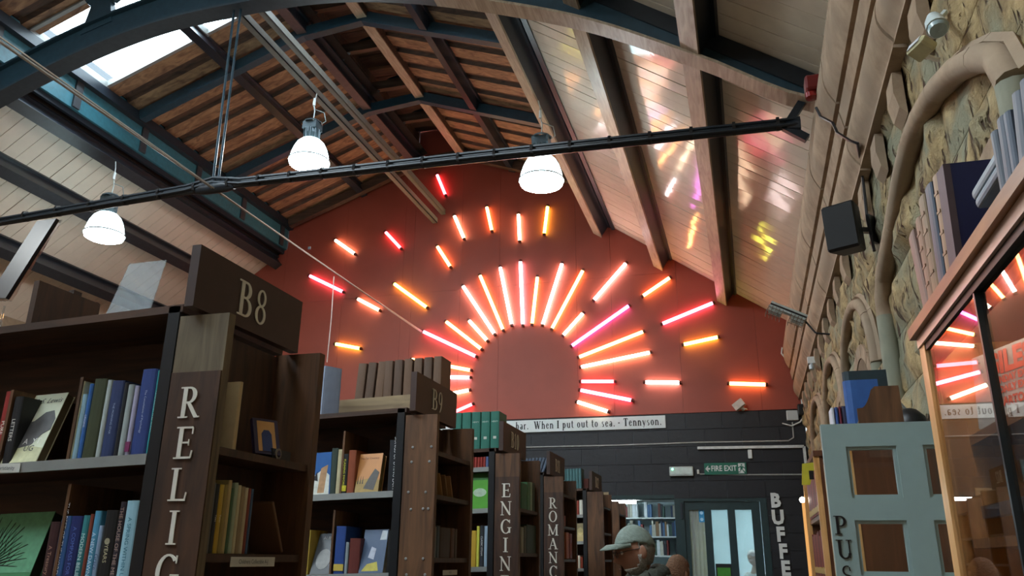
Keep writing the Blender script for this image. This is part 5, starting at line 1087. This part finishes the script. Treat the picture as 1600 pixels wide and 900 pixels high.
t = thing('book', 'slate book leaning below the two flat books on case top', 'book', (.43, p0.y, ZK+.013)); ca, sa = math.cos(ang), math.sin(ang); t.rotation_euler = Matrix(((0, 1, 0), (-sa, 0, -ca), (-ca, 0, sa))).to_euler(); book_parts(t, .024, math.hypot(p1.z-ZK-.012, p0.y-p1.y), .035, '56626e')
for i, (x0, x1, top) in enumerate(((1569, 1577, (1546, 215)), (1577, 1588, (1556, 196)), (1588, 1597, (1566, 186)), (1597, 1610, (1580, 160)), (1611, 1625, (1592, 140)))):
    casebook('slate blue volume, %s from left at right end of case top' % ORD[i], (x0, edge(x0)), (x1, edge(x1)), top, ('59616b', '4d5866', '525d6c', '5d6671', '4f5a68')[i], dep=.2)

# speaker, sensors and cables on the stone wall
p = onX(1322, 358, .72)
t = thing('loudspeaker', 'black wall loudspeaker on bracket against the rubble stone', 'speaker', tuple(p), rot=(math.radians(6), 0, math.radians(-28)))
m = MB(); m.prism([(-.105, -.1), (.105, -.1), (.075, .08), (-.075, .08)], lambda x, y_: (x, y_, -.15), lambda x, y_: (x, y_, .15)); o = m.build('cabinet', flat('17191d', .5), t); o.modifiers.new('b', 'BEVEL').width = .012
m = MB(); m.box(-.095, .095, -.107, -.1, -.135, .135); m.build('grille', flat('0d0e10', .7), t); m = MB(); m.bar((.03, .08, 0), (.12, .12, -.02), .05, .03); m.box(.11, .13, .07, .17, -.1, .08); m.build('bracket', M_IRON, t)
p = onX(1462, 40, .8)
t = thing('security_camera', 'white bullet security camera high on the stone wall', 'camera', tuple(p), rot=(math.radians(-25), math.radians(15), math.radians(20)))
m = MB(); m.tube([(0, 0, .07), (0, -.0, .03), (0, -.005, -.03)], [.022, .034, .04], 14); m.build('housing', flat('c3d0d0', .4), t, True); m = MB(); m.lathe([(.036, 0), (.03, -.018), (.001, -.025)], (0, -.005, -.031), 12); m.build('lens_hood', flat('8fa3a5', .3), t, True)
m = MB(); m.tube([(0, 0, .07), (.02, .03, .1), (.05, .03, .14), (.08, .02, .2)], .012, 6); m.build('arm', flat('c3d0d0', .4), t, True)
p = onX(1440, 76, .8)
t = thing('motion_detector', 'cream box motion detector just below the security camera', 'sensor', tuple(p), rot=(0, math.radians(32), math.radians(25)))
m = MB(); m.box(-.035, .035, -.05, .05, -.022, .022); o = m.build('housing', flat('b5b08a', .5), t); o.modifiers.new('b', 'BEVEL').width = .008; m = MB(); m.box(-.039, -.035, -.035, .035, -.016, .016); m.build('window', flat('cfd3d8', .3), t); m = MB(); m.tube([(.03, .02, 0), (.09, .03, .03)], .01, 6); m.build('bracket', M_WHITE, t)
p = onX(1270, 568, .83)
t = thing('wall_detector', 'small white detector with round head on stone near the corner', 'sensor', tuple(p)); t.scale = (.55, .55, .55); m = MB(); m.box(-.1, .12, -.06, .06, .0, .14); m.build('base', M_WHITE, t); m = MB(); m.tube([(-.03, -.03, 0), (-.03, -.03, -.05)], .03, 8); m.tube([(-.03, -.03, -.05), (-.04, -.05, -.14)], [.06, .05], 10); m.build('head', flat('bccdd6', .3), t, True)
t = thing('black_cable', 'black cable crossing the cornice down to the loudspeaker', 'cable', tuple(onX(1275, 168, .68))); m = MB()
m.tube([onX(1275, 168, .66), onX(1282, 182, .68), onX(1301, 192, .7), onX(1308, 207, .72), onX(1327, 219, .76), onX(1340, 224, .8), onX(1346, 262, .86), onX(1351, 305, .86), onX(1355, 345, .86), onX(1366, 392, .86)], .01, 5); rel(m.build('cable', M_BLACK, t, True), t)
t = thing('white_cable', 'white cable hanging in a loop below the cornice end at red wall', 'cable', tuple(onY(1222, 545, YE-.2))); m = MB()
m.tube([onY(x, y_, YE-.15) for x, y_ in ((1240, 455), (1236, 470), (1246, 500), (1252, 520))], .01, 5); m.tube([onY(x, y_, YE-.08) for x, y_ in ((1222, 543), (1221, 552), (1230, 563), (1245, 577), (1250, 590), (1251, 610), (1254, 640))], .014, 5); rel(m.build('cable', M_WHITE, t, True), t)

# ================================================================== PEOPLE
def skin(name, joints, edges, mat, parent=None, sub=2, root=0):
    """one continuous tapering surface grown over a jointed skeleton"""
    me = bpy.data.meshes.new(name); me.from_pydata([j[0] for j in joints], edges, []); o = bpy.data.objects.new(name, me); C.objects.link(o)
    md = o.modifiers.new('s', 'SKIN'); md.use_smooth_shade = True; md.branch_smoothing = .6
    for v, j in zip(me.skin_vertices[0].data, joints): r = j[1]; v.radius = r if isinstance(r, tuple) else (r, r); v.use_root = False
    me.skin_vertices[0].data[root].use_root = True
    o.modifiers.new('u', 'SUBSURF').levels = sub; o.modifiers['u'].render_levels = sub; me.materials.append(mat)
    if parent: o.parent = parent
    return o
def headmesh(ctr, scale=1., pitch=0.):
    """a face looking along -Y: brow, sockets, nose, lips, chin, ears; grid of rings"""
    nt, npz = 30, 44; vs = []; fs = []
    g = lambda a, b, s: math.exp(-((a-b)/s)**2)
    for i in range(nt+1):
        th = PI*i/nt
        for j in range(npz):
            ph = 2*PI*j/npz; dx, dy, dz = math.sin(th)*math.sin(ph), -math.sin(th)*math.cos(ph), math.cos(th)
            x, y, z = dx*.076, dy*.096, dz*.122
            if z < -.01: q = min(1, (-.01-z)/.11); x *= 1-.3*q*q; y = y*(1-.12*q) if y < 0 else y*(1-.35*q)
            f = max(0, -dy)
            if f > 0:
                ax = abs(x)
                y -= .012*g(z, .033, .014)*g(ax, .025, .04)*f                    # brow
                y += .012*g(z, .008, .013)*g(ax, .031, .017)*f                   # eye sockets
                y -= (.030*g(z, -.03, .014)+.018*g(z, -.008, .018))*g(ax, 0, .013)*f   # nose
                y -= .008*g(z, -.058, .006)*g(ax, 0, .02)*f+.008*g(z, -.072, .007)*g(ax, 0, .018)*f-.004*g(z, -.065, .004)*g(ax, 0, .02)*f
                y -= .012*g(z, -.1, .016)*g(ax, 0, .024)*f                       # chin
                y -= .005*g(z, -.02, .02)*g(ax, .042, .016)*f                    # cheekbone
            vs.append(Vector((x, y, z))*scale)
    for i in range(nt):
        for j in range(npz): fs.append((i*npz+j, i*npz+(j+1) % npz, (i+1)*npz+(j+1) % npz, (i+1)*npz+j))
    for s in (-1, 1):                                                            # ears
        o = len(vs); n1, n2 = 8, 12
        for i in range(n1+1):
            for j in range(n2):
                a, b_ = PI*i/n1, 2*PI*j/n2; vs.append(Vector((s*(.075+.010*math.sin(a)*math.cos(b_)+.008*max(0, math.sin(a)*math.sin(b_))), .012+.019*math.sin(a)*math.sin(b_), -.008+.033*math.cos(a)))*scale)
        for i in range(n1):
            for j in range(n2): fs.append((o+i*n2+j, o+i*n2+(j+1) % n2, o+(i+1)*n2+(j+1) % n2, o+(i+1)*n2+j))
    R_ = Matrix.Rotation(pitch, 3, 'X'); return [R_ @ v+Vector(ctr) for v in vs], fs, R_
def person(label, loc, yaw, H, cloth, trousers, hair, skinc, pitch=0., cap=None, beard=None, glasses=False, stride=.14, arm='down', scarf=None):
    t = thing('person', label, 'person', loc, rot=(0, 0, yaw)); s = H/1.78; SK = flat(skinc, .55, var=.06)
    hip, knee, sh = .93*s, .5*s, 1.46*s; hz = 1.665*s
    J = [((0, 0, hip), (.13*s, .1*s)), ((0, 0, 1.12*s), (.125*s, .09*s)), ((0, 0, 1.33*s), (.15*s, .1*s)), ((0, -.005, 1.47*s), (.07*s, .065*s)), ((0, -.03, 1.58*s), (.052*s, .055*s))]
    E_ = [(0, 1), (1, 2), (2, 3), (3, 4)]
    for sx in (-1, 1):
        k = len(J); st = sx*stride
        J += [((sx*.1*s, 0, .87*s), .085*s), ((sx*.105*s, -st*.5-.03, knee), .058*s), ((sx*.105*s, -st, .09*s), .04*s), ((sx*.11*s, -st-.13*s, .035*s), (.04*s, .03*s))]; E_ += [(0, k), (k, k+1), (k+1, k+2), (k+2, k+3)]
        k = len(J); J += [((sx*.19*s, 0, 1.42*s), .058*s), ((sx*.24*s, .03, 1.15*s), .042*s), ((sx*.23*s, -.12 if arm == 'down' else -.2, .95*s), .03*s), ((sx*.22*s, -.17 if arm == 'down' else -.26, .87*s), (.034*s, .018*s))]; E_ += [(2, k), (k, k+1), (k+1, k+2), (k+2, k+3)]
        h = len(J)-1; hp = Vector(J[h][0])
        for f in range(4):                                                       # four unequal fingers and a thumb
            L = (.062, .072, .068, .054)[f]*s; o = Vector(((f-1.5)*.0045*s, -.02*s+(f-1.5)*.012*s, -.015*s)); k = len(J); J += [(tuple(hp+o), .0095*s), (tuple(hp+o+Vector((-sx*.004, -.006, -L*.55))), .0085*s), (tuple(hp+o+Vector((-sx*.014, .004, -L))), .007*s)]; E_ += [(h, k), (k, k+1), (k+1, k+2)]
        k = len(J); J += [(tuple(hp+Vector((-sx*.012, -.04*s, .01))), .0105*s), (tuple(hp+Vector((-sx*.02, -.06*s, -.025*s))), .0085*s)]; E_ += [(h, k), (k, k+1)]
    body = skin('body_build', J, E_, SK); dg = bpy.context.evaluated_depsgraph_get(); bm_ = bpy.data.meshes.new_from_object(body.evaluated_get(dg)); 
    vs = [v.co.copy() for v in bm_.vertices]; fs = [tuple(p.vertices) for p in bm_.polygons]; bpy.data.objects.remove(body)
    hv, hf, R_ = headmesh((0, -.055*s, hz), s, pitch); o = len(vs); m = MB(); m.add(vs+hv, fs+[tuple(o+i for i in f) for f in hf]); b0 = m.build('body', SK, t, True)
    HC = Vector((0, -.055*s, hz)); tr = lambda v: R_ @ (Vector(v)*s)+HC
    # eyes
    for sx in (-1, 1):
        m = MB(); m.lathe([(.001, .011), (.008, .008), (.011, 0), (.008, -.008), (.001, -.011)], n=10); m.v = [tuple(tr(Vector(v)+Vector((sx*.031, -.077, .008)))) for v in m.v]; m.build('eye', flat('cfc8bd', .3), t, True)
        m = MB(); m.lathe([(.001, .002), (.005, .001), (.005, 0)], n=8); m.v = [tuple(tr(Vector((v[0]+sx*.031, -.0875-v[2], v[1]+.008)))) for v in m.v]; m.build('iris', flat('2b211a', .3), t)
    m = MB(); m.box(-.024, .024, -.1005, -.098, -.067, -.0645); m.v = [tuple(tr(v)) for v in m.v]; m.build('mouth', flat('6a3a34', .5), t)
    def shell(name, mat, k, test, bump=.004, kz_=1.):
        n1, n2 = 26, 40; vv = []; ff = []
        for i in range(n1+1):
            for j in range(n2):
                a, q = PI*i/n1, 2*PI*j/n2; d = Vector((math.sin(a)*math.sin(q), -math.sin(a)*math.cos(q), math.cos(a))); vv.append((d, Vector((d.x*.076*k, d.y*.096*k, d.z*.122*k*kz_))))
        for i in range(n1):
            for j in range(n2):
                ids = (i*n2+j, i*n2+(j+1) % n2, (i+1)*n2+(j+1) % n2, (i+1)*n2+j); c = sum((vv[x][1] for x in ids), Vector())/4
                if test(c): ff.append(ids)
        out = []
        for d, p in vv:
            q = p.copy()
            if q.z < -.01: u = min(1, (-.01-q.z)/.11); q.x *= 1-.3*u*u; q.y = q.y*(1-.12*u) if q.y < 0 else q.y*(1-.35*u)
            out.append(tuple(tr(q+d*random.uniform(0, bump))))
        m = MB(); m.add(out, ff); o = m.build(name, mat, t, True); md = o.modifiers.new('s', 'SOLIDIFY'); md.thickness = .006; md.offset = 1; return o
    HM = flat(hair, .8, var=.25, bump=.6, scale=120)
    if cap: shell('hair', HM, 1.03, lambda c: c.y > .0 and -.075 < c.z < .04)
    else: shell('hair', HM, 1.07, lambda c: c.z > .07 or (c.y > -.01 and c.z > -.07) or (c.z > .045 and c.y > -.07), .007)
    if beard: shell('beard', flat(beard, .85, var=.3, bump=.6, scale=150), 1.045, lambda c: (c.y < .03 and c.z < -.066 and not (abs(c.x) < .024 and -.078 < c.z < -.06 and c.y < 0)) or (abs(c.x) > .05 and -.02 < c.y < .03 and c.z < -.02), .005)
    if cap:
        CM = flat(cap, .8, var=.12, bump=.3, scale=60)
        c = shell('cap', CM, 1.09, lambda c: c.z > .038-.35*max(0, c.y)-.02*min(0, c.y), .002, .95)
        m = MB(); n = 12; vv = []
        for i in range(n+1):
            u = -1+2*i/n
            for r, dz in ((.0, .0), (.5, .004), (1, -.012)):
                base = Vector((u*.078, -.098*math.sqrt(max(0, 1-(u*.92)**2)), .05)); L = .078*math.sqrt(max(.0, 1-abs(u)**2.4)); vv.append(base+Vector((u*.004*r, -L*r, dz-.012*u*u)))
        m.add([tuple(tr(v)) for v in vv], [(3*i+k, 3*i+3+k, 3*i+4+k, 3*i+1+k) for i in range(n) for k in range(2)]); o = m.build('brim', CM, c, True); o.modifiers.new('s', 'SOLIDIFY').thickness = .005
        m = MB(); m.lathe([(.001, .008), (.007, .005), (.009, 0)], n=8); m.v = [tuple(tr(Vector(v)+Vector((0, 0, .128)))) for v in m.v]; m.build('button', CM, c)
    if glasses:
        m = MB()
        for sx in (-1, 1):
            m.tube([tr((sx*.031+.02*math.cos(2*PI*i/14), -.108, .005+.016*math.sin(2*PI*i/14))) for i in range(15)], .0016, 5); m.tube([tr((sx*.051, -.106, .01)), tr((sx*.073, -.06, .014)), tr((sx*.08, .015, .012))], .0018, 5)
        m.tube([tr((-.011, -.108, .008)), tr((.011, -.108, .008))], .0016, 5); m.build('glasses', flat('2b2b2e', .3), t, True)
    CL = flat(cloth, .85, var=.15, bump=.4, scale=30); TM = flat(trousers, .85, var=.1)
    J2 = [((0, 0, .84*s), (.165*s, .125*s)), ((0, 0, 1.1*s), (.16*s, .12*s)), ((0, .0, 1.35*s), (.18*s, .125*s)), ((0, .0, 1.47*s), (.105*s, .09*s))]; E2 = [(0, 1), (1, 2), (2, 3)]
    for sx in (-1, 1):
        k = len(J2); J2 += [((sx*.2*s, 0, 1.41*s), .082*s), ((sx*.25*s, .03, 1.15*s), .066*s), ((sx*.235*s, -.11 if arm == 'down' else -.185, .965*s), .05*s)]; E2 += [(2, k), (k, k+1), (k+1, k+2)]
    skin('jacket', J2, E2, CL, t)
    J3 = [((0, 0, .95*s), (.15*s, .115*s))]; E3 = []
    for sx in (-1, 1):
        k = len(J3); st = sx*stride; J3 += [((sx*.1*s, 0, .85*s), .1*s), ((sx*.105*s, -st*.5-.03, knee), .075*s), ((sx*.105*s, -st, .11*s), .062*s)]; E3 += [(0, k), (k, k+1), (k+1, k+2)]
        m = MB(); m.tube([(sx*.11*s, -st+.06, .045), (sx*.11*s, -st-.05, .045), (sx*.11*s, -st-.15, .036), (sx*.11*s, -st-.2, .03)], [.04, .044, .042, .028], 10); m.build('shoe', M_BLACK, t, True)
    skin('trousers', J3, E3, TM, t)
    if scarf:
        m = MB(); n = 24; pts = [(.088*s*math.cos(2*PI*i/n), -.015+.085*s*math.sin(2*PI*i/n), 1.532*s+.032*math.sin(2*PI*i/n)) for i in range(n+1)]; m.tube(pts, [.042*s+.006*math.sin(i*1.9) for i in range(n+1)], 10)
        m.tube([(x*1.12, y_*1.15+.01, z-.035) for x, y_, z in pts], [.04*s+.006*math.cos(i*1.7) for i in range(n+1)], 10); m.build('scarf', flat(scarf, .9, bump=.6, var=.2, scale=40), t, True)
    return t
p = onY(1003, 850, 4.2)
person('bearded man in grey green cap and olive jacket walking left', (p.x+.02, 4.2, 0), math.radians(-66), 1.755, '45463a', '2c2d33', '8d8880', '9c6f58', pitch=math.radians(13), cap='78857c', beard='a49d92', glasses=True, scarf='36382f')
p = onY(1052, 885, 5.7)
person('person with short brown hair standing behind the man in cap', (p.x, 5.7, 0), math.radians(150), 1.62, '2a2b2d', '25262b', '6a4a32', '9c735c', stride=.05)
p = onY(1180, 866, 14.2)
person('white haired person in pale top seen through the right door pane', (p.x, 14.2, 0), math.radians(-40), 1.76, 'dfe6e6', '4a545a', 'f0f2f2', 'b59a88', pitch=math.radians(18), stride=.04, arm='bent')

# lettering set in the built-in face becomes plain mesh
bpy.context.view_layer.update(); dg = bpy.context.evaluated_depsgraph_get()
for o in FONTS:
    me = bpy.data.meshes.new_from_object(o.evaluated_get(dg)); n = bpy.data.objects.new('lettering', me); nm = o.name.split('.')[0]
    n.parent = o.parent; n.matrix_local = o.matrix_local.copy(); C.objects.link(n); bpy.data.objects.remove(o); n.name = nm
